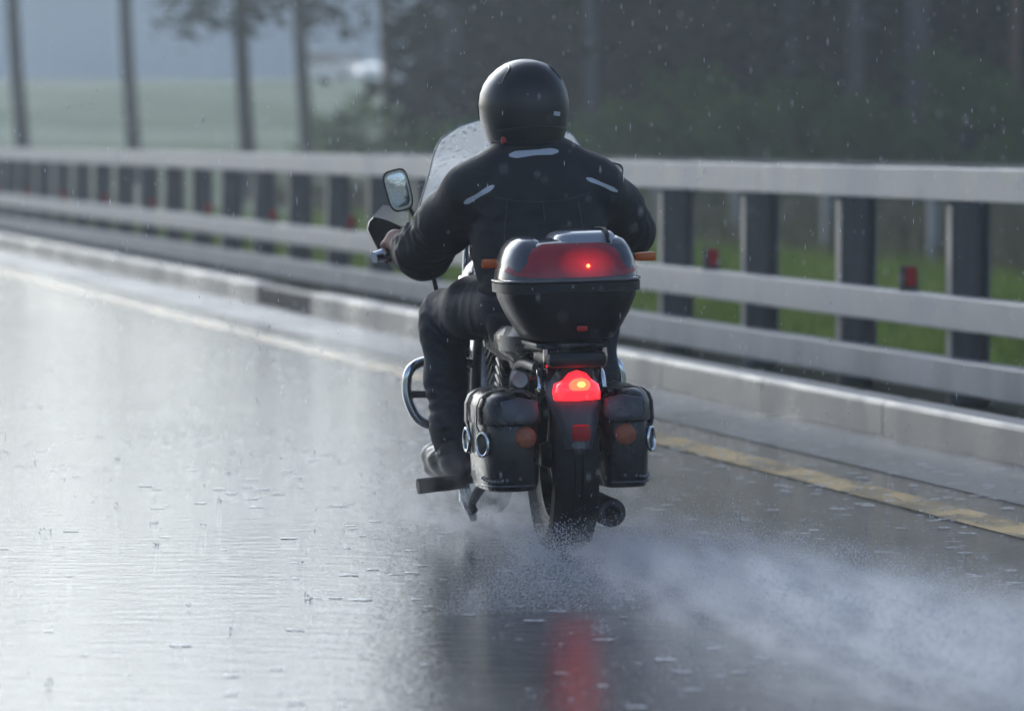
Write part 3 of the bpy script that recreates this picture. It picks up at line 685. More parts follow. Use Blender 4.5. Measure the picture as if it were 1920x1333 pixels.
# handlebar
b = BM(); tube(b, [(-.455, .955, .930), (-.35, 1.01, .955), (-.22, 1.09, .985), (-.1, 1.16, 1.0), (.1, 1.16, 1.0), (.22, 1.09, .985), (.35, 1.01, .955), (.455, .955, .930)], .0115, 10, 5); hb = obj("handlebar", b, M['chrome'], bike)
for sx in (-1, 1):
    b = BM(); tube(b, [(sx * .33, 1.02, .958), (sx * .435, .965, .935)], .018, 14, 0); obj("grip", b, M['rubber'], hb)
    b = BM(); tube(b, [(sx * .433, .966, .9355), (sx * .462, .951, .929)], [.021, .019], 16, 0); tube(b, [(sx * .425, .970, .937), (sx * .435, .965, .935)], [.023, .023], 16, 0); obj("bar_end", b, M['chrome'], hb)
    b = BM(); tube(b, [(sx * .26, 1.09, .975), (sx * .33, 1.085, .957), (sx * .45, 1.03, .925)], [.009, .006], 8, 4); obj("lever", b, M['chrome'], hb)
b = BM(); tube(b, [(-.26, 1.06, .96), (-.265, .98, .90), (-.262, .93, .84), (-.245, .93, .76), (-.22, .93, .6), (-.16, .92, .45)], .008, 8, 5); obj("cable", b, M['rubber'], bike)
b = BM(); box(b, (0.0, 1.16, 1.02), (.24, .1, .08), .025); obj("instrument_panel", b, M['plastic'], bike)
# mirrors
def mirror(c, tilt, yaw, sx):
    X = Matrix.Translation(c) @ Matrix.Rotation(yaw, 4, 'Z') @ Matrix.Rotation(tilt, 4, 'Y')
    def ol(hw, hh, y, n=28):
        o_ = []
        for k in range(n):
            a = 2 * math.pi * k / n; ca, sa = math.cos(a), math.sin(a)
            o_.append(X @ Vector((math.copysign(abs(ca) ** .5, ca) * hw * (1 + .06 * sa), y, math.copysign(abs(sa) ** .5, sa) * hh)))
        return o_
    b = BM(); d = (X.to_3x3() @ Vector((0, 1, 0)))
    pillow(b, ol(.043, .072, 0.002), d * .045, back=.006); m_ = obj("mirror", b, M['plastic'], bike)
    b = BM(); pillow(b, ol(.038, .066, -.0045), -d * .004, back=-.002); obj("mirror_glass", b, M['mirror'], m_)
    b = BM(); e = X @ Vector((sx * -.02, .02, -.06)); tube(b, [e, (e.x - sx * .02, e.y, e.z - .04), (sx * .27, 1.09, .985)], .0065, 8, 4); obj("mirror_stalk", b, M['plastic'], m_)
mirror(Vector((-.36, 1.05, 1.15)), R(-13), R(-8), -1); mirror(Vector((.362, 1.05, 1.155)), R(14), R(10), 1)
# screen
def hw_scr(z):
    pts = [(.93, .30), (1.0, .32), (1.07, .312), (1.195, .272), (1.28, .252), (1.325, .222), (1.36, .16), (1.378, .10), (1.386, .02)]
    for (z0, a), (z1, b_) in zip(pts[:-1], pts[1:]):
        if z0 <= z <= z1: return a + (b_ - a) * (z - z0) / (z1 - z0)
    return .02
def scr_y(x, z): return 1.27 - 1.25 * x * x - (z - .93) * .32
b = BM(); rings = []
for off in (0, .004):
    pass
ZS = [.93, .98, 1.03, 1.08, 1.14, 1.2, 1.25, 1.29, 1.32, 1.34, 1.36, 1.372, 1.38, 1.386]
rows = [[Vector((.022 + q / 12 * hw_scr(z), scr_y(q / 12 * hw_scr(z), z), z)) for q in range(-12, 13)] for z in ZS]
skinrings(b, rows, closed_ring=False, cap0=False, cap1=False); ws = obj("windscreen", b, M['screen'], bike, sharp=0)
edge = [r_[0] for r_ in rows] + rows[-1][1:-1] + [r_[-1] for r_ in rows[::-1]]
b = BM(); tube(b, edge[::1], .003, 6, 0); obj("screen_edge", b, mat('screen_rim', (.35, .37, .39), .2), ws)
drops = []
b = BM(); rg = random.Random(3)
for k in range(420):
    z = rg.uniform(.99, 1.38); x = .022 + rg.uniform(-1, 1) * hw_scr(z) * .97; s = rg.uniform(.0018, .0058)
    bmesh.ops.create_icosphere(b, subdivisions=1, radius=s, matrix=Matrix.Translation((x, scr_y(x, z) - .002, z)) @ Matrix.Diagonal((rg.uniform(1, 2.2), .6, 1, 1)))
d_ = obj("water_drops", b, M['drop'], ws); tag(d_, kind='stuff')
# wind deflectors at the ends of the bars: black shell below, clear top
for sx in (-1, 1):
    ol = [(-.46, 1.12, 1.02), (-.453, 1.12, 1.045), (-.437, 1.13, 1.06), (-.41, 1.14, 1.055), (-.38, 1.155, 1.044), (-.32, 1.18, 1.016), (-.30, 1.19, .995), (-.322, 1.18, .958), (-.362, 1.16, .931), (-.389, 1.145, .926), (-.424, 1.13, .948), (-.447, 1.12, .99)]
    ol = [(sx * -x, y, z) for x, y, z in ol]
    b = BM(); pillow(b, ol, (0, .17, .0), steps=8, back=.01); dfl = obj("wind_deflector", b, M['plastic'], bike)
    P0 = [(-.402, 1.17, 1.062), (-.428, 1.14, 1.055), (-.37, 1.18, 1.04), (-.30, 1.20, 1.012)]
    rowsd = [[Vector((sx * -x, 1.172 + j * .02 - .3 * (abs(x) - .3) ** 1.3, z)) for x, z in zip(np.linspace(-.437 + .012 * j, -.27, 9), np.linspace(1.062 + j * .009, 1.0 + j * .022, 9))] for j in range(5)]
    b = BM(); skinrings(b, rowsd, closed_ring=False, cap0=False, cap1=False); obj("clear_panel", b, M['screen'], dfl)
# crash bars, pegs, stand
for sx in (-1, 1):
    b = BM(); tube(b, [(sx * .13, .99, .56), (sx * .22, .97, .575), (sx * .31, .95, .572), (sx * .355, .93, .545), (sx * .366, .93, .49), (sx * .355, .93, .43), (sx * .32, .93, .375), (sx * .25, .93, .352), (sx * .13, .93, .33)], .0165, 14, 6); cbar = obj("crash_bar", b, M['chrome'], bike)
    b = BM(); tube(b, [(sx * .365, .93, .468), (sx * .24, .93, .462)], .013, 10, 0); obj("cross_tube", b, M['plastic'], cbar)
    b = BM(); tube(b, [(sx * .135, .66, .2), (sx * .22, .67, .19)], .014, 10, 0); tube(b, [(sx * .215, .67, .188), (sx * .375, .655, .178)], [.025, .026], 14, 0); obj("footpeg", b, M['rubber'], bike)
b = BM(); tube(b, [(-.16, .55, .2), (-.215, .52, .13), (-.21, .50, .10)], [.018, .013], 10, 3); obj("side_stand", b, M['engine'], bike)
b = BM(); tube(b, [(-.212, .75, .20), (-.204, .75, .153), (-.190, .75, .10), (-.175, .76, .05)], [.016, .022, .022, .012], 12, 4); lathe(b, [(-.012, 0), (-.012, .026), (.012, .026), (.012, 0)], (-.198, .75, .128), 'Z', 16); obj("side_stand_arm", b, M['chrome'], bike)
# rack
b = BM()
for sx in (-1, 1): tube(b, [(sx * .10, .12, .60), (sx * .10, .02, .655), (sx * .10, -.25, .668), (sx * .06, -.31, .668)], .011, 10, 5)
for y in (-.25, -.1, .02): tube(b, [(-.10, y, .668), (.10, y, .668)], .009, 8, 0)
box(b, (0, -.14, .674), (.24, .3, .014), .004); obj("luggage_rack", b, M['engine'], bike)
for sx in (-1, 1):
    b = BM(); tube(b, [(sx * .092, -.3, .662), (sx * .092, -.305, .62), (sx * .085, -.26, .6)], .009, 8, 4); obj("rack_strut", b, mat("orange_glint_chrome", (.6, .42, .32), .15, 1.0), bike)  # orange glints put into the strut's metal colour
# top case
b = BM(); CY = -.155
loft(b, [(.690, 0, CY, .122, .146), (.694, 0, CY, .138, .160), (.72, 0, CY, .157, .175), (.77, 0, CY, .186, .192), (.82, 0, CY, .208, .204), (.842, 0, CY, .211, .206)], 3.6, 56); case = obj("top_case", b, M['plastic'], bike)
b = BM(); loft(b, [(.838, 0, CY, .214, .209), (.84, 0, CY, .222, .217), (.868, 0, CY, .223, .218), (.872, 0, CY, .216, .211)], 3.6, 56); obj("rim_band", b, M['plastic'], case)
b = BM(); loft(b, [(.872, 0, CY, .2225, .2175), (.874, 0, CY, .225, .22), (.879, 0, CY, .225, .22), (.881, 0, CY, .2225, .2175)], 3.6, 56); obj("trim_strip", b, mat("wet_trim", (.16, .16, .18), .15, coat=1.0), case)
LID = [(.880, .219, .214), (.905, .216, .211), (.94, .203, .200), (.968, .183, .182), (.988, .155, .158), (1.0, .118, .126), (1.006, .07, .08)]
b = BM(); loft(b, [(z, 0, CY, hx, hy) for z, hx, hy in LID], 3.0, 56); lid = obj("lid", b, M['silver'], case)
def lidpt(th, z, off):
    for (z0, a0, b0), (z1, a1, b1) in zip(LID[:-1], LID[1:]):
        if z0 <= z <= z1 + 1e-9: break
    t = (z - z0) / (z1 - z0); hx, hy = a0 + (a1 - a0) * t + off, b0 + (b1 - b0) * t + off
    sx, cx = math.sin(th), math.cos(th)
    return Vector((math.copysign(abs(sx) ** (2 / 3), sx) * hx, CY - math.copysign(abs(cx) ** (2 / 3), cx) * hy, z + off * .5))
b = BM(); rows = []
for j in range(9):
    row = []
    for i in range(41):
        q = -1 + i / 20; th = q * R(70)
        zl = .884 + .022 * abs(q) ** 2.5; zt = .989 - .078 * max(0, (abs(q) - .40) / .60); zt = max(zt, zl + .001)
        row.append(lidpt(th, zl + (zt - zl) * j / 8, .004))
    rows.append(row)
skinrings(b, rows, closed_ring=False, cap0=False, cap1=False); rl_ = obj("red_lens", b, M['redlens'], case, sharp=0)
b = BM(); bmesh.ops.create_icosphere(b, subdivisions=2, radius=.006, matrix=Matrix.Translation(lidpt(R(4), .918, .006))); obj("led", b, M['led'], rl_)
for sx in (-1, 1):
    b = BM(); loft(b, [(.90, sx * .135, CY, .078, .185), (.94, sx * .135, CY, .074, .178), (.975, sx * .133, CY, .064, .155), (.998, sx * .132, CY, .050, .125), (1.010, sx * .130, CY, .032, .085), (1.014, sx * .13, CY, .012, .03)], 2.6, 36); obj("lid_shoulder", b, M['silver'], case)
b = BM(); loft(b, [(.985, .045, CY - .02, .105, .13), (1.012, .05, CY - .01, .098, .12), (1.024, .055, CY, .085, .10), (1.027, .055, CY, .06, .07)], 4.5, 40); hump = obj("lid_panel", b, M['silver2'], case)
b = BM(); ribbon(b, [(.112, CY - .155, .988), (.112, CY - .135, 1.015), (.112, CY - .08, 1.031), (.112, CY + .06, 1.031)], (.006, 0, 0), (0, -.002, .004)); obj("strap", b, M['rubber'], hump)
b = BM(); box(b, (.016, -.349, .727), (.034, .012, .016), .004); obj("latch_reflector", b, M['redrefl'], case)
# turn signals
for x0, x1, zz in ((-.172, -.234, .925), (.255, .32, .933)):
    sx = -1 if x0 < 0 else 1
    b = BM(); tube(b, [(.10 * sx + .02, .075, zz - .004), (x0 + .01 * sx, .03, zz)], [.012, .011], 10, 0); ts = obj("turn_signal", b, M['plastic'], bike)
    b = BM(); rings = []
    for t, s in ((0, .85), (.15, 1.2), (.85, 1.3), (1, 1.1)):
        xx = x0 + (x1 - x0) * t; rings.append([Vector((xx, .025 + .02 * s * math.copysign(abs(math.cos(a)) ** .5, math.cos(a)), zz + .0115 * s * math.copysign(abs(math.sin(a)) ** .5, math.sin(a)))) for a in [2 * math.pi * k / 20 for k in range(20)]])
    skinrings(b, rings); obj("lens", b, M['amber'], ts)
# panniers
def pannier(sx):
    CX, PY, HX, HY = .198 if sx < 0 else .160, -.085, .092 if sx < 0 else .080, .225
    b = BM(); loft(b, [(.222, sx * CX, PY, HX * .80, HY * .86), (.226, sx * CX, PY, HX * .9, HY * .94), (.25, sx * CX, PY, HX * .98, HY * .985), (.36, sx * CX, PY, HX * 1.03, HY), (.47, sx * CX, PY, HX, HY * .99), (.495, sx * CX, PY, HX * .9, HY * .9)], 3.6, 48); p = obj("pannier", b, M['leather'], bike)
    b = BM(); loft(b, [(.430, sx * CX, PY, HX * 1.07, HY * 1.035, ), (.436, sx * CX, PY, HX * 1.115, HY * 1.06), (.485, sx * CX, PY, HX * 1.10, HY * 1.05), (.515, sx * CX, PY, HX * .97, HY * .98), (.532, sx * CX, PY, HX * .7, HY * .85), (.537, sx * CX, PY, HX * .3, HY * .5)], 3.4, 48); obj("lid", b, M['leather'], p)
    yb = PY - HY * 1.065
    ol = []
    for k in range(25):
        a = math.pi + math.pi * k / 24; ca, sa = math.cos(a), math.sin(a)
        ol.append((sx * CX * .92 + .062 * math.copysign(abs(ca) ** .6, ca), yb + .014, .468 + .036 * math.copysign(abs(sa) ** .75, sa)))
    ol += [(sx * CX * .92 + .058, yb + .016, .505), (sx * CX * .92, yb + .02, .517), (sx * CX * .92 - .058, yb + .016, .505)]
    b = BM(); pillow(b, ol, (0, -.022, 0), back=.012); obj("rear_flap", b, M['flap'], p)
    xr = sx * (.164 if sx < 0 else .152)
    b = BM(); pillow(b, [(xr + .034 * math.cos(a), PY - HY + .001, .392 + .034 * math.sin(a)) for a in [2 * math.pi * k / 28 for k in range(28)]], (0, -.012, 0), back=.012); obj("reflector", b, M['orangerefl'], p)
    for yy in (-.215, -.01):
        out = sx * (CX + HX * 1.125)
        b = BM(); ribbon(b, [(sx * (CX + .01), yy, .542), (sx * (CX + HX * .75), yy, .531), (sx * (CX + HX * 1.0), yy, .515), (out, yy, .488), (out + sx * .002, yy, .43), (sx * (CX + HX * 1.06), yy, .41), (sx * (CX + HX * 1.05), yy, .33)], (0, .022, 0), (sx * .005, 0, 0)); st = obj("strap", b, M['flap'], p)
        b = BM(); cx_, cy_ = sx * (CX + HX * 1.04), yy
        rr = BM(); rr.free()
        nrm = Vector((sx, -.18 if yy > -.1 else -.62, 0)).normalized(); tg = Vector((-nrm.y, nrm.x, 0)); cc = Vector((cx_ - (sx * .012 if yy < -.1 else 0), cy_ - (.04 if yy < -.1 else 0), .372)) + nrm * .012
        tube(b, [cc + tg * .027 * math.cos(a) + Vector((0, 0, 1)) * .036 * math.sin(a) for a in [2 * math.pi * k / 28 for k in range(28)]], .0055, 8, 0, closed=True); obj("concho", b, M['chrome'], st)
        b = BM(); pillow(b, [cc - nrm * .004 + tg * .026 * math.cos(a) + Vector((0, 0, 1)) * .035 * math.sin(a) for a in [2 * math.pi * k / 24 for k in range(24)]], nrm * .005, back=.004); obj("concho_plate", b, M['leather'], st)
    st0 = None
    for k in range(10):
        a = R(200 + k * 8); x_ = math.copysign(abs(math.cos(a)) ** (2 / 3.6), math.cos(a)) * HX; y_ = math.copysign(abs(math.sin(a)) ** (2 / 3.6), math.sin(a)) * HY * .99
        if st0 is None:
            b = BM(); bmesh.ops.create_icosphere(b, subdivisions=2, radius=.0055); st0 = obj("stud", b, M['dullmetal'], p); o = st0
        else: o = st0.copy(); COL.objects.link(o); o.parent = p
        o.location = (sx * CX - sx * x_, PY + y_, .264 - .008 * math.sin(k * .34))
    b = BM(); P = []
    for k in range(17):
        a = R(196 + k * 6.4); P.append((sx * CX - sx * math.copysign(abs(math.cos(a)) ** (2 / 3.6), math.cos(a)) * HX * 1.0, PY + math.copysign(abs(math.sin(a)) ** (2 / 3.6), math.sin(a)) * HY * 1.0, .242))
    tube(b, P, .0035, 6, 0); obj("piping", b, M['flap'], p)
    return p
pannier(-1); pr = pannier(1)
b = BM(); tube(b, [(.243, -.19, .425), (.248, -.2, .40), (.246, -.2, .37)], [.008, .010, .008], 8, 3); obj("buckle", b, M['chrome'], pr)
b = BM(); box(b, (.05, -.12, .52), (.03, .1, .02), .004); box(b, (-.06, -.1, .52), (.06, .1, .02), .004); obj("pannier_yoke", b, M['leather'], bike)

# ------------------------------------------------------------------ rider
S = SDF((-.5, .05, .16), (.5, 1.14, 1.58), .0055)
Lsh, Lel, Lwr = (-.205, .42, 1.135), (-.334, .67, .955), (-.378, .94, .968)
Rsh, Rel, Rwr = (.195, .42, 1.145), (.352, .64, 1.0), (.378, .94, .972)
S.chain([(0, .33, .80), (0, .36, .95), (0, .42, 1.10), (0, .45, 1.2)], [.12, .11, .12, .09], .04, (.85, 1.2, 1))
S.chain([(0, .455, 1.2), (-.01, .48, 1.33)], [.055, .055], .03)
S.chain([(-.015, .48, 1.40), (-.015, .51, 1.46)], [.078, .082], .02); S.cap((-.015, .565, 1.41), (-.015, .56, 1.36), .02, .03, .02)
S.cap((-.015, .605, 1.425), (-.015, .60, 1.41), .008, .013, .015)
for sh, el, wr in ((Lsh, Lel, Lwr), (Rsh, Rel, Rwr)): S.chain([sh, el, wr], [.05, .042, .029], .02)
def hand(sx):
    a = Vector((sx * .352, 1.008, .955)); d = (Vector((sx * .435, .965, .935)) - a).normalized()
    wr = Vector((sx * .378, .94, .972)); kn = a + d * .045 + Vector((0, .018, .036))
    S.chain([wr, (wr + kn) / 2 + Vector((0, 0, .006)), kn], [.028, .033, .024], .02, (1, 1, 1))
    S.cap(a + d * .015 + Vector((0, .02, .034)), a + d * .08 + Vector((0, .016, .030)), .016, .014, .015)
    for k, s in enumerate((.008, .031, .054, .075)):
        b0 = a + d * s; L_ = (1.0, 1.08, 1.03, .88)[k]; r = (.0098, .0102, .0096, .0085)[k]
        S.chain([b0 + Vector((0, .012, .034)), b0 + Vector((0, .040 * L_, .018)), b0 + Vector((0, .036 * L_, -.016)), b0 + Vector((0, .012, -.030 * L_))], [r, r, r * .95, r * .85], .006)
    t0 = wr + Vector((-sx * .012, .02, -.008)); S.chain([t0, a - d * .008 + Vector((0, -.02, -.012)), a + d * .004 + Vector((0, -.004, -.031)), a + d * .018 + Vector((0, .016, -.034))], [.017, .013, .011, .009], .01)
hand(-1); hand(1)
for sx in (-1, 1):
    kx = .25
    S.chain([(sx * .09, .36, .79), (sx * kx, .77, .73), (sx * .25, .76, .48), (sx * .24, .74, .30)], [.075, .055, .045, .035], .03)
    S.chain([(sx * .235, .72, .26), (sx * .28, .86, .245)], [.035, .03], .02)
person = S.mesh("person", M['skin']); person.location = OB; person.rotation_euler = LEAN
tag(person, "motorcycle rider seen from behind in black jacket and black helmet, gripping the handlebar", "person")
# jacket
J = SDF((-.52, .14, .66), (.52, 1.0, 1.34), .006)
J.chain([(0, .30, .74), (0, .32, .84), (0, .36, .96), (0, .40, 1.08), (0, .425, 1.16)], [.172, .178, .19, .20, .175], .04, (.92, 1.30, 1))
J.cap((-.15, .42, 1.155), (.15, .42, 1.16), .095, .095, .05)
J.chain([(-.20, .42, 1.14), (-.09, .435, 1.225)], [.085, .07], .05); J.chain([(.195, .42, 1.145), (.09, .435, 1.23)], [.085, .07], .05)
J.chain([(-.004, .445, 1.20), (-.008, .455, 1.27)], [.12, .088], .03)
J.cap((-.09, .34, 1.1), (-.1, .33, .98), .09, .09, .06); J.cap((.09, .34, 1.1), (.1, .33, .98), .09, .09, .06)
J.chain([Lsh, (-.272, .545, 1.045), Lel, (-.346, .80, .955), (-.367, .905, .965)], [.103, .093, .087, .070, .044], .04)
J.cap((-.330, .68, .95), (-.338, .76, .945), .086, .078, .03)
J.chain([Rsh, (.285, .53, 1.075), Rel, (.368, .80, .985), (.377, .925, .970)], [.103, .092, .080, .066, .046], .04)
J.wrinkle((-.46, .45, .84), (-.2, .95, 1.16), [(40, 70, 10), (60, 20, 50), (20, 90, -30)], .017, 1)
J.wrinkle((.2, .42, .88), (.47, .95, 1.2), [(40, -70, 10), (-60, 20, 50), (20, 90, 30)], .017, 2)
J.wrinkle((-.26, .1, .68), (.26, .5, 1.0), [(10, 5, 75), (22, 0, 60)], .015, 3)
J.wrinkle((-.3, .15, .9), (.3, .6, 1.25), [(26, 0, 38), (-30, 0, 34), (14, 20, -48)], .015, 4)
jk = J.mesh("jacket", M['jacket'], person)
def on_back(x, z, D=J, off=.003):
    """first point of the jacket met going forward from behind, at (x, z)"""
    i = int(round((x - D.lo[0]) / D.h)); k = int(round((z - D.lo[2]) / D.h)); col = D.D[i, :, k]
    j = int(np.argmax(col < 0)); t = col[j - 1] / (col[j - 1] - col[j]) if j > 0 else 0
    return D.lo[1] + D.h * (j - 1 + t) - off
def tape(P, hw, n=14):
    pts = spline([(p[0], 0, p[1]) for p in P], n); b = BM(); rings = []
    ok = []
    for i, p in enumerate(pts):
        t = (pts[min(i + 1, len(pts) - 1)] - pts[max(i - 1, 0)]).normalized(); nn = Vector((-t.z, 0, t.x)); q_ = i / (len(pts) - 1); w = hw * (.35 + .65 * min(1, 6 * q_, 5 * (1 - q_))) * (1 + .12 * math.sin(9 * q_))
        a, c = p + nn * w, p - nn * w
        ya, yc = on_back(a.x, a.z), on_back(c.x, c.z)
        rings.append([Vector((a.x, ya + .012, a.z)), Vector((a.x, ya, a.z)), Vector((c.x, yc, c.z)), Vector((c.x, yc + .012, c.z))])
    ys_ = [sum(r_[k].y for r_ in rings) / len(rings) for k in range(4)]
    skinrings(b, rings); return obj("reflective_stripe", b, M['stripe'], jk, sharp=60)
tape([(-.245, 1.112), (-.205, 1.135), (-.152, 1.168)], .0075)
tape([(.153, 1.183), (.205, 1.162), (.262, 1.136)], .0065)
tape([(-.092, 1.263), (-.012, 1.270), (.07, 1.273)], .010)
for P_ in ([(-.17, 1.135), (-.09, 1.118), (0, 1.112), (.09, 1.120), (.17, 1.14)], [(-.115, 1.115), (-.125, 1.04), (-.135, .95), (-.13, .87)], [(.115, 1.117), (.125, 1.04), (.135, .95)], [(0, 1.105), (.002, 1.05)]):
    o_ = tape(P_, .0022); o_.name = "seam"; o_.data.materials[0] = M['seam']
def armtape(P, r):
    b = BM(); tube(b, P, r, 8, 5, flat=.35); return obj("reflective_stripe", b, M['stripe'], jk)
armtape([(-.395, .70, 1.01), (-.372, .685, 1.038), (-.345, .66, 1.052)], .005)
armtape([(-.325, .60, 1.078), (-.335, .61, 1.068), (-.34, .62, 1.05)], .005)
# trousers
T = SDF((-.36, .1, .26), (.36, .92, .92), .006)
T.chain([(0, .30, .79), (0, .36, .80)], [.155, .14], .04, (.9, 1, 1.15))
for sx in (-1, 1):
    kx = .247
    T.chain([(sx * .10, .34, .785), (sx * .18, .58, .765), (sx * kx, .785, .735), (sx * .252, .79, .68), (sx * .256, .77, .52), (sx * .247, .75, .36), (sx * .244, .745, .31)], [.112, .098, .080, .076, .066, .062, .060], .04)
T.wrinkle((-.36, .6, .55), (-.12, .95, .86), [(30, 30, 60), (50, -20, 50)], .009, 6); T.wrinkle((.12, .6, .55), (.36, .95, .86), [(-30, 30, 60), (-50, -20, 50)], .009, 7)
T.wrinkle((-.36, .6, .26), (-.16, .9, .6), [(20, 20, 85), (-30, 10, 70)], .008, 8); T.wrinkle((.16, .6, .26), (.36, .9, .6), [(20, 20, 85), (-30, 10, 70)], .008, 9)
T.wrinkle((-.3, .2, .6), (.3, .8, .92), [(60, 40, 20), (-60, 40, 20)], .008, 10)
T.mesh("trousers", M['jeans'], person)
for sx in (-1, 1):
    B = SDF((min(sx * .12, sx * .38), .6, .18), (max(sx * .12, sx * .38), 1.0, .44), .0055)
    B.chain([(sx * .247, .75, .40), (sx * .243, .742, .32), (sx * .235, .725, .262)], [.056, .054, .052], .03)
    B.chain([(sx * .225, .70, .245), (sx * .265, .80, .252), (sx * .288, .87, .262)], [.043, .046, .044], .03)
    B.chain([(sx * .222, .69, .212), (sx * .29, .885, .222)], [.03, .032], .012)
    B.wrinkle((min(sx * .16, sx * .34), .65, .2), (max(sx * .16, sx * .34), .9, .42), [(20, 60, 60), (10, 30, 90)], .006, 12)
    B.mesh("boot", M['boot'], person)
# helmet
HC = Vector((-.015, .485, 0)); HY = R(9)
HZ = [(1.287, .100, .118, -.02), (1.284, .108, .128, -.018), (1.30, .116, .136, -.012), (1.34, .131, .148, -.005), (1.39, .142, .156, 0), (1.43, .1445, .158, 0), (1.465, .139, .153, 0), (1.495, .127, .142, -.004), (1.522, .109, .124, -.008), (1.545, .085, .100, -.012), (1.562, .058, .070, -.014), (1.571, .030, .036, -.015), (1.574, .01, .012, -.015)]
HM = Matrix.Translation((HC.x, HC.y, 0)) @ Matrix.Rotation(HY, 4, 'Z') 
def hpt(th, z, off=0):
    for (z0, a0, b0, c0), (z1, a1, b1, c1) in zip(HZ[1:-1], HZ[2:]):
        if z0 <= z <= z1: break
    t = (z - z0) / (z1 - z0); hx = a0 + (a1 - a0) * t + off; hy = b0 + (b1 - b0) * t + off; cy = c0 + (c1 - c0) * t
    s, c = math.sin(th), math.cos(th); n_ = 2 / 2.25
    return HM @ Vector((math.copysign(abs(s) ** n_, s) * hx, cy - math.copysign(abs(c) ** n_, c) * hy, z))
b = BM(); rings = []
for z, hx, hy, cy in HZ:
    rings.append([HM @ p for p in selring(z, 0, cy, hx, hy, n=2.25, seg=56)])
skinrings(b, rings)
# two raised ridges over the crown, and the rear spoiler lip
for sx in (-1, 1):
    tube(b, [hpt(sx * 1.0, 1.46, -.006), hpt(sx * .9, 1.51, -.003), hpt(sx * .9, 1.54, -.003), hpt(sx * 1.5, 1.56, -.003)], [.004, .007, .007, .004], 10, 6, flat=.8)
hel = obj("helmet", b, M['helmet'], person, sharp=60)
b = BM(); tube(b, [hpt(-1.5 + 3.0 * k / 20, 1.295 + .012 * abs(-1 + k / 10), -.001) for k in range(21)], .007, 8, 0); obj("neck_trim", b, M['rubber'], hel)
b = BM(); tube(b, [hpt(-1.1 + 2.2 * k / 20, 1.352 - .012 * (-1 + k / 10) ** 2, -.0035) for k in range(21)], .006, 8, 0, flat=1); obj("rear_lip", b, M['helmet'], hel)
b = BM(); rows = [[hpt(math.pi - 1.25 + 2.5 * i / 24, 1.385 + .10 * j / 8, .003) for i in range(25)] for j in range(9)]; skinrings(b, rows, closed_ring=False, cap0=False, cap1=False); obj("visor", b, M['darkglass'], hel, sharp=0)
b = BM(); rows = [[hpt(.32 + .2 * i / 4, 1.388 + .014 * j / 2 - .003 * i / 4, .0025) for i in range(5)] for j in range(3)]; skinrings(b, rows, closed_ring=False, cap0=False, cap1=False); obj("sticker", b, M['stripe'], hel)
b = BM(); p = hpt(-.95, 1.312, .0); box(b, p, (.022, .012, .022), .004); obj("strap_tab", b, M['red'], hel)

# ------------------------------------------------------------------ rain, splashes, spray
def octas(P, S_, name, m, label, cat):
    base = np.array([(1, 0, 0), (-1, 0, 0), (0, 1, 0), (0, -1, 0), (0, 0, 1), (0, 0, -1)], float)
    f = np.array([(0, 2, 4), (2, 1, 4), (1, 3, 4), (3, 0, 4), (2, 0, 5), (1, 2, 5), (3, 1, 5), (0, 3, 5)])
    n = len(P); V = P[:, None, :] + base[None] * S_[:, None, :]
    return tag(raw(name, V.reshape(-1, 3), (f[None] + 6 * np.arange(n)[:, None, None]).reshape(-1, 3), m, smooth=True), label, cat, kind='stuff')
g = np.random.default_rng(11)
M['raindrop'] = mat("rain_drop", (0.85, 0.87, 0.9), 0.15, ior=1.33); translucent(M['raindrop'], 0.5, (.9, .92, .95))
n = 1800; Y = g.uniform(8.5, 24, n); X = g.uniform(-.115, .115, n) * Y; Z = g.uniform(0.05, 1.9, n)
s = g.uniform(.0006, .0015, n) ; P = np.stack([X, Y, Z], 1)
octas(P, np.stack([s, s, s * g.uniform(2, 11, n)], 1), "rain", M['raindrop'], "falling raindrops all through the air", "rain")
# splash rings and crowns on the road
n = 1100; u_ = g.uniform(9.5, 26, n) ; w_ = g.uniform(-2.0, 6.0, n)
u_ = np.concatenate([u_, g.uniform(10.5, 21, 900), g.uniform(15, 30, 700)]); w_ = np.concatenate([w_, g.uniform(2.6, 6.0, 900), g.uniform(4.3, 6.05, 700)]); n = len(u_); c0 = np.stack([DU.x * u_ + DW.x * w_, DU.y * u_ + DW.y * w_], 1)
V = []; F = []; seg = 10
ang = np.arange(seg) * 2 * math.pi / seg; k0 = 0
for i in range(n):
    r = .003 + .022 * g.random() ** 3.2; h = g.uniform(.0005, .0018); crown = False
    if crown: h = g.uniform(.008, .02); r *= .45
    wob = g.uniform(.6, 1.35, seg); jag = 1 + (g.uniform(-.5, .5, seg) if crown else np.zeros(seg))
    for rr, hh in ((r * .45, .0009), (r * (1.15 if crown else 1.0), h), (r * 1.3, .0005)):
        for q in range(seg): V.append((c0[i, 0] + rr * wob[q] * math.cos(ang[q]), c0[i, 1] + rr * wob[q] * math.sin(ang[q]), .0022 + hh * (jag[q] if hh > .001 else 1)))
    for j in (0, 1):
        for q in range(seg):
            a = k0 + j * seg + q; b_ = k0 + j * seg + (q + 1) % seg; F.append((a, b_, b_ + seg, a + seg))
    k0 += 3 * seg
M['splash'] = mat("aerated_splash_water", (0.5, 0.52, 0.55), 0.28, ior=1.36)
tag(raw("rain_splashes", V, F, M['splash'], smooth=True), "small rings and crowns where raindrops strike the wet road", "splashes", kind='stuff')
n = 220; u_ = g.uniform(10, 22, n); w_ = g.uniform(-2, 6, n); P = []
for i in range(n):
    k = g.integers(3, 9); h = g.uniform(.006, .02)
    for q in range(k):
        a = g.random() * 6.28; rr = g.uniform(.002, .014); p = rp(u_[i], w_[i]); P.append((p.x + rr * math.cos(a), p.y + rr * math.sin(a), h * g.random() ** 1.5 + .002))
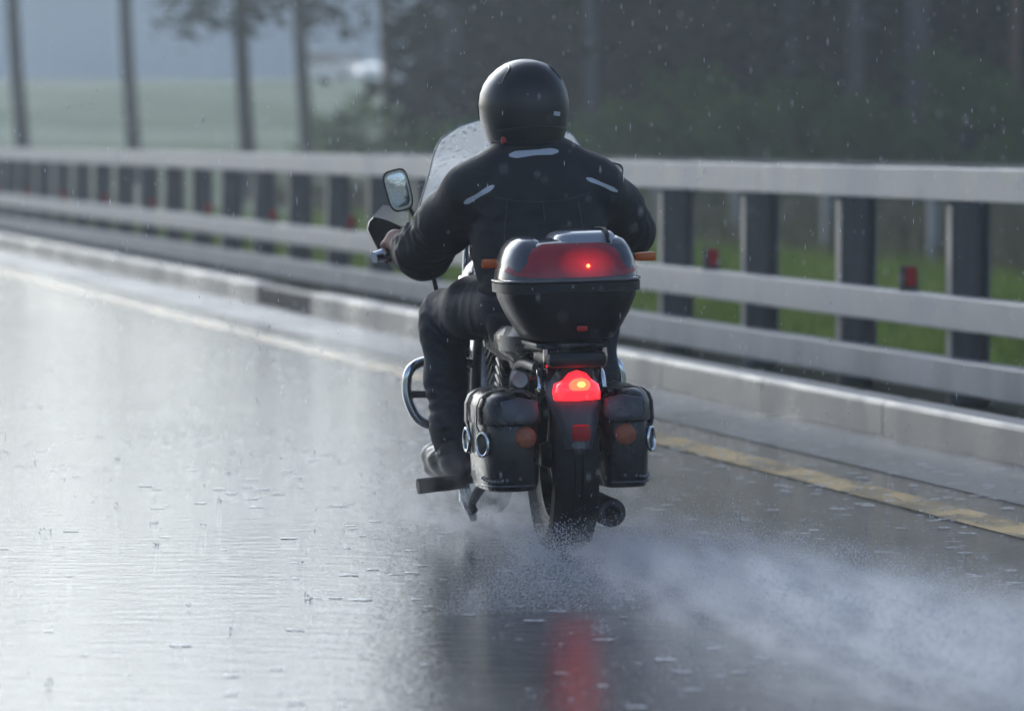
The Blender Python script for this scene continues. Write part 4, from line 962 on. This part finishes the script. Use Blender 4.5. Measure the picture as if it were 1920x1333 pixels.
P = np.array(P); s = g.uniform(.001, .0032, len(P))
octas(P, np.stack([s, s, s * g.uniform(.8, 1.6, len(P))], 1), "splash_beads", M['raindrop'], "beads of water leaping up where raindrops strike the road", "splashes")
# wheel spray: fine drops thrown back by the tyres
SPA = R(14.5); sdir = Vector((math.sin(SPA), -math.cos(SPA), 0)); slat = Vector((math.cos(SPA), math.sin(SPA), 0))
nc = 900; ct = g.random(nc) ** .75 * 4.9; cl_ = g.normal(.03, 1, nc) * (.10 + .055 * ct) + .03 * ct; ch = np.abs(g.normal(0, 1, nc)) * (.045 + .012 * ct) + .05 * np.exp(-((ct - .15) / .4) ** 2) * g.random(nc)
n = 80000; k = g.integers(0, nc, n); k = np.where(g.random(n) < .5, (k * g.random(n) ** .5).astype(int), k); sp_ = g.uniform(.015, .075, nc)[k]
t = ct[k] + g.normal(0, 2.2, n) * sp_; lat = cl_[k] + g.normal(0, 1, n) * sp_; hz = np.abs(ch[k] + g.normal(0, .6, n) * sp_)
P = np.array(OB)[None] + np.outer(t, np.array(sdir)) + np.outer(lat, np.array(slat)); P[:, 2] = hz + .003
s = .0006 + .0021 * g.random(n) ** 2.5; octas(P, np.stack([s, s * 1.6, s], 1), "spray_drops", M['raindrop'], "fine drops thrown up behind the rear wheel", "spray")
n = 28000; t = g.random(n) ** .7 * 1.9; side = np.where(g.random(n) < .62, -1.0, 1.0); lat = side * (.07 + t * g.uniform(.10, .42, n)); hz = np.abs(t * (1.15 - t * .55)) * g.random(n) ** 2.2 * .28 + .004
P = np.array(OB)[None] + np.outer(t - .05, np.array(sdir)) + np.outer(lat, np.array(slat)); P[:, 2] = np.maximum(hz, .004)
s = g.uniform(.0005, .0017, n); octas(P, np.stack([s, s * 2.2, s], 1), "spray_fan", M['raindrop'], "streaked drops fanning low from both sides of the rear tyre", "spray")
n = 9000; t = g.random(n) ** .7 * 1.5; side = np.where(g.random(n) < .6, -1.0, 1.0); lat = side * (.05 + t * g.uniform(.08, .5, n)); hz = np.abs(t * (1.0 - t * .5)) * g.random(n) ** 2 * .30 + .004
fw = np.array(bike.matrix_basis @ Vector((0, 1.5, 0))); P = fw[None] + np.outer(t, np.array(sdir)) + np.outer(lat, np.array(slat)); P[:, 2] = hz
s = g.uniform(.0005, .0016, n); octas(P, np.stack([s, s * 2, s], 1), "spray_fan", M['raindrop'], "fine drops thrown outward by the front wheel", "spray")
# wheel spray: mist
def mist(name, loc, rot, lo, hi, dens, build, label):
    b = BM(); c = [(a + d) / 2 for a, d in zip(lo, hi)]; box(b, c, [d - a for a, d in zip(lo, hi)])
    m = bpy.data.materials.new(name); m.use_nodes = True; N = m.node_tree.nodes; L = m.node_tree.links
    N.remove(N["Principled BSDF"]); pv = N.new("ShaderNodeVolumePrincipled"); pv.inputs['Color'].default_value = (.97, .98, 1, 1); pv.inputs['Anisotropy'].default_value = 0.45
    tc = N.new("ShaderNodeTexCoord"); sp = N.new("ShaderNodeSeparateXYZ"); L.new(tc.outputs['Object'], sp.inputs[0])
    def mt(op, a, b_=None, c_=None):
        q = N.new("ShaderNodeMath"); q.operation = op
        for i, v in enumerate((a, b_, c_)):
            if v is None: continue
            if isinstance(v, (int, float)): q.inputs[i].default_value = v
            else: L.new(v, q.inputs[i])
        return q.outputs[0]
    ns = N.new("ShaderNodeTexNoise"); ns.inputs['Scale'].default_value = 1.0; ns.inputs['Detail'].default_value = 4; mpp = N.new('ShaderNodeMapping'); mpp.inputs['Scale'].default_value = (16, 3.0, 16); L.new(tc.outputs['Object'], mpp.inputs['Vector']); L.new(mpp.outputs[0], ns.inputs['Vector'])
    d = build(mt, sp.outputs[0], sp.outputs[1], sp.outputs[2])
    nz = mt('MULTIPLY_ADD', ns.outputs[0], 9.0, -3.9); nz = mt('MAXIMUM', nz, 0.05)
    L.new(mt('MULTIPLY', mt('MULTIPLY', d, nz), dens), pv.inputs['Density']); L.new(pv.outputs[0], N["Material Output"].inputs['Volume'])
    o = obj(name, b, m, None, smooth=False); o.location = loc; o.rotation_euler = rot
    tag(o, label, "spray", kind='stuff'); return o
def gauss(mt, v, c, wd):     # exp(-((v-c)/wd)^2)
    q = mt('DIVIDE', mt('SUBTRACT', v, c), wd); return mt('EXPONENT', mt('MULTIPLY', mt('MULTIPLY', q, q), -1.0))
def trail(mt, x, y, z):      # y runs backwards from +0.2 to -4.8
    s_ = mt('MULTIPLY', y, -1.0); wd = mt('MULTIPLY_ADD', s_, .060, .18); wd = mt('MAXIMUM', wd, .08)
    hh = mt('MAXIMUM', mt('MULTIPLY_ADD', s_, .008, .085), .06)
    q = mt('DIVIDE', z, hh); vert = mt('EXPONENT', mt('MULTIPLY', mt('MULTIPLY', q, q), -1.0))
    lng = mt('SMOOTH_MIN', mt('MAXIMUM', mt('MULTIPLY_ADD', s_, 0.9, .32), 0.0), 1.0, .2)
    return mt('MULTIPLY', mt('MULTIPLY', gauss(mt, x, .13, wd), vert), lng)
mist("wheel_spray", OB, (0, 0, SPA), (-1.0, -4.8, .002), (1.2, .35, .40), 5.0, trail, "white spray trailing behind the rear wheel along the wet road")
def cloud(mt, x, y, z):
    q = mt('DIVIDE', z, .13); return mt('MULTIPLY', mt('MULTIPLY', gauss(mt, x, -.05, .32), gauss(mt, y, .85, .42)), mt('EXPONENT', mt('MULTIPLY', q, -1.0)))
mist("front_wheel_spray", OB, (0, 0, R(9)), (-.9, -.3, .002), (.9, 2.1, .5), 4.2, cloud, "pale mist of spray around the wheels and left of the motorcycle")

# ------------------------------------------------------------------ rain haze
b = BM(); box(b, (0, 203, 14.2), (404, 440, 31.6)); hz_m = bpy.data.materials.new("haze"); hz_m.use_nodes = True
N = hz_m.node_tree.nodes; L = hz_m.node_tree.links; N.remove(N["Principled BSDF"]); pv = N.new("ShaderNodeVolumePrincipled")
pv.inputs['Color'].default_value = (.90, .955, 1, 1); pv.inputs['Density'].default_value = 0.0014; pv.inputs['Anisotropy'].default_value = 0.6; L.new(pv.outputs[0], N["Material Output"].inputs['Volume'])
tag(obj("haze", b, hz_m, None, smooth=False), "grey rain haze filling the air", "haze", kind='stuff')
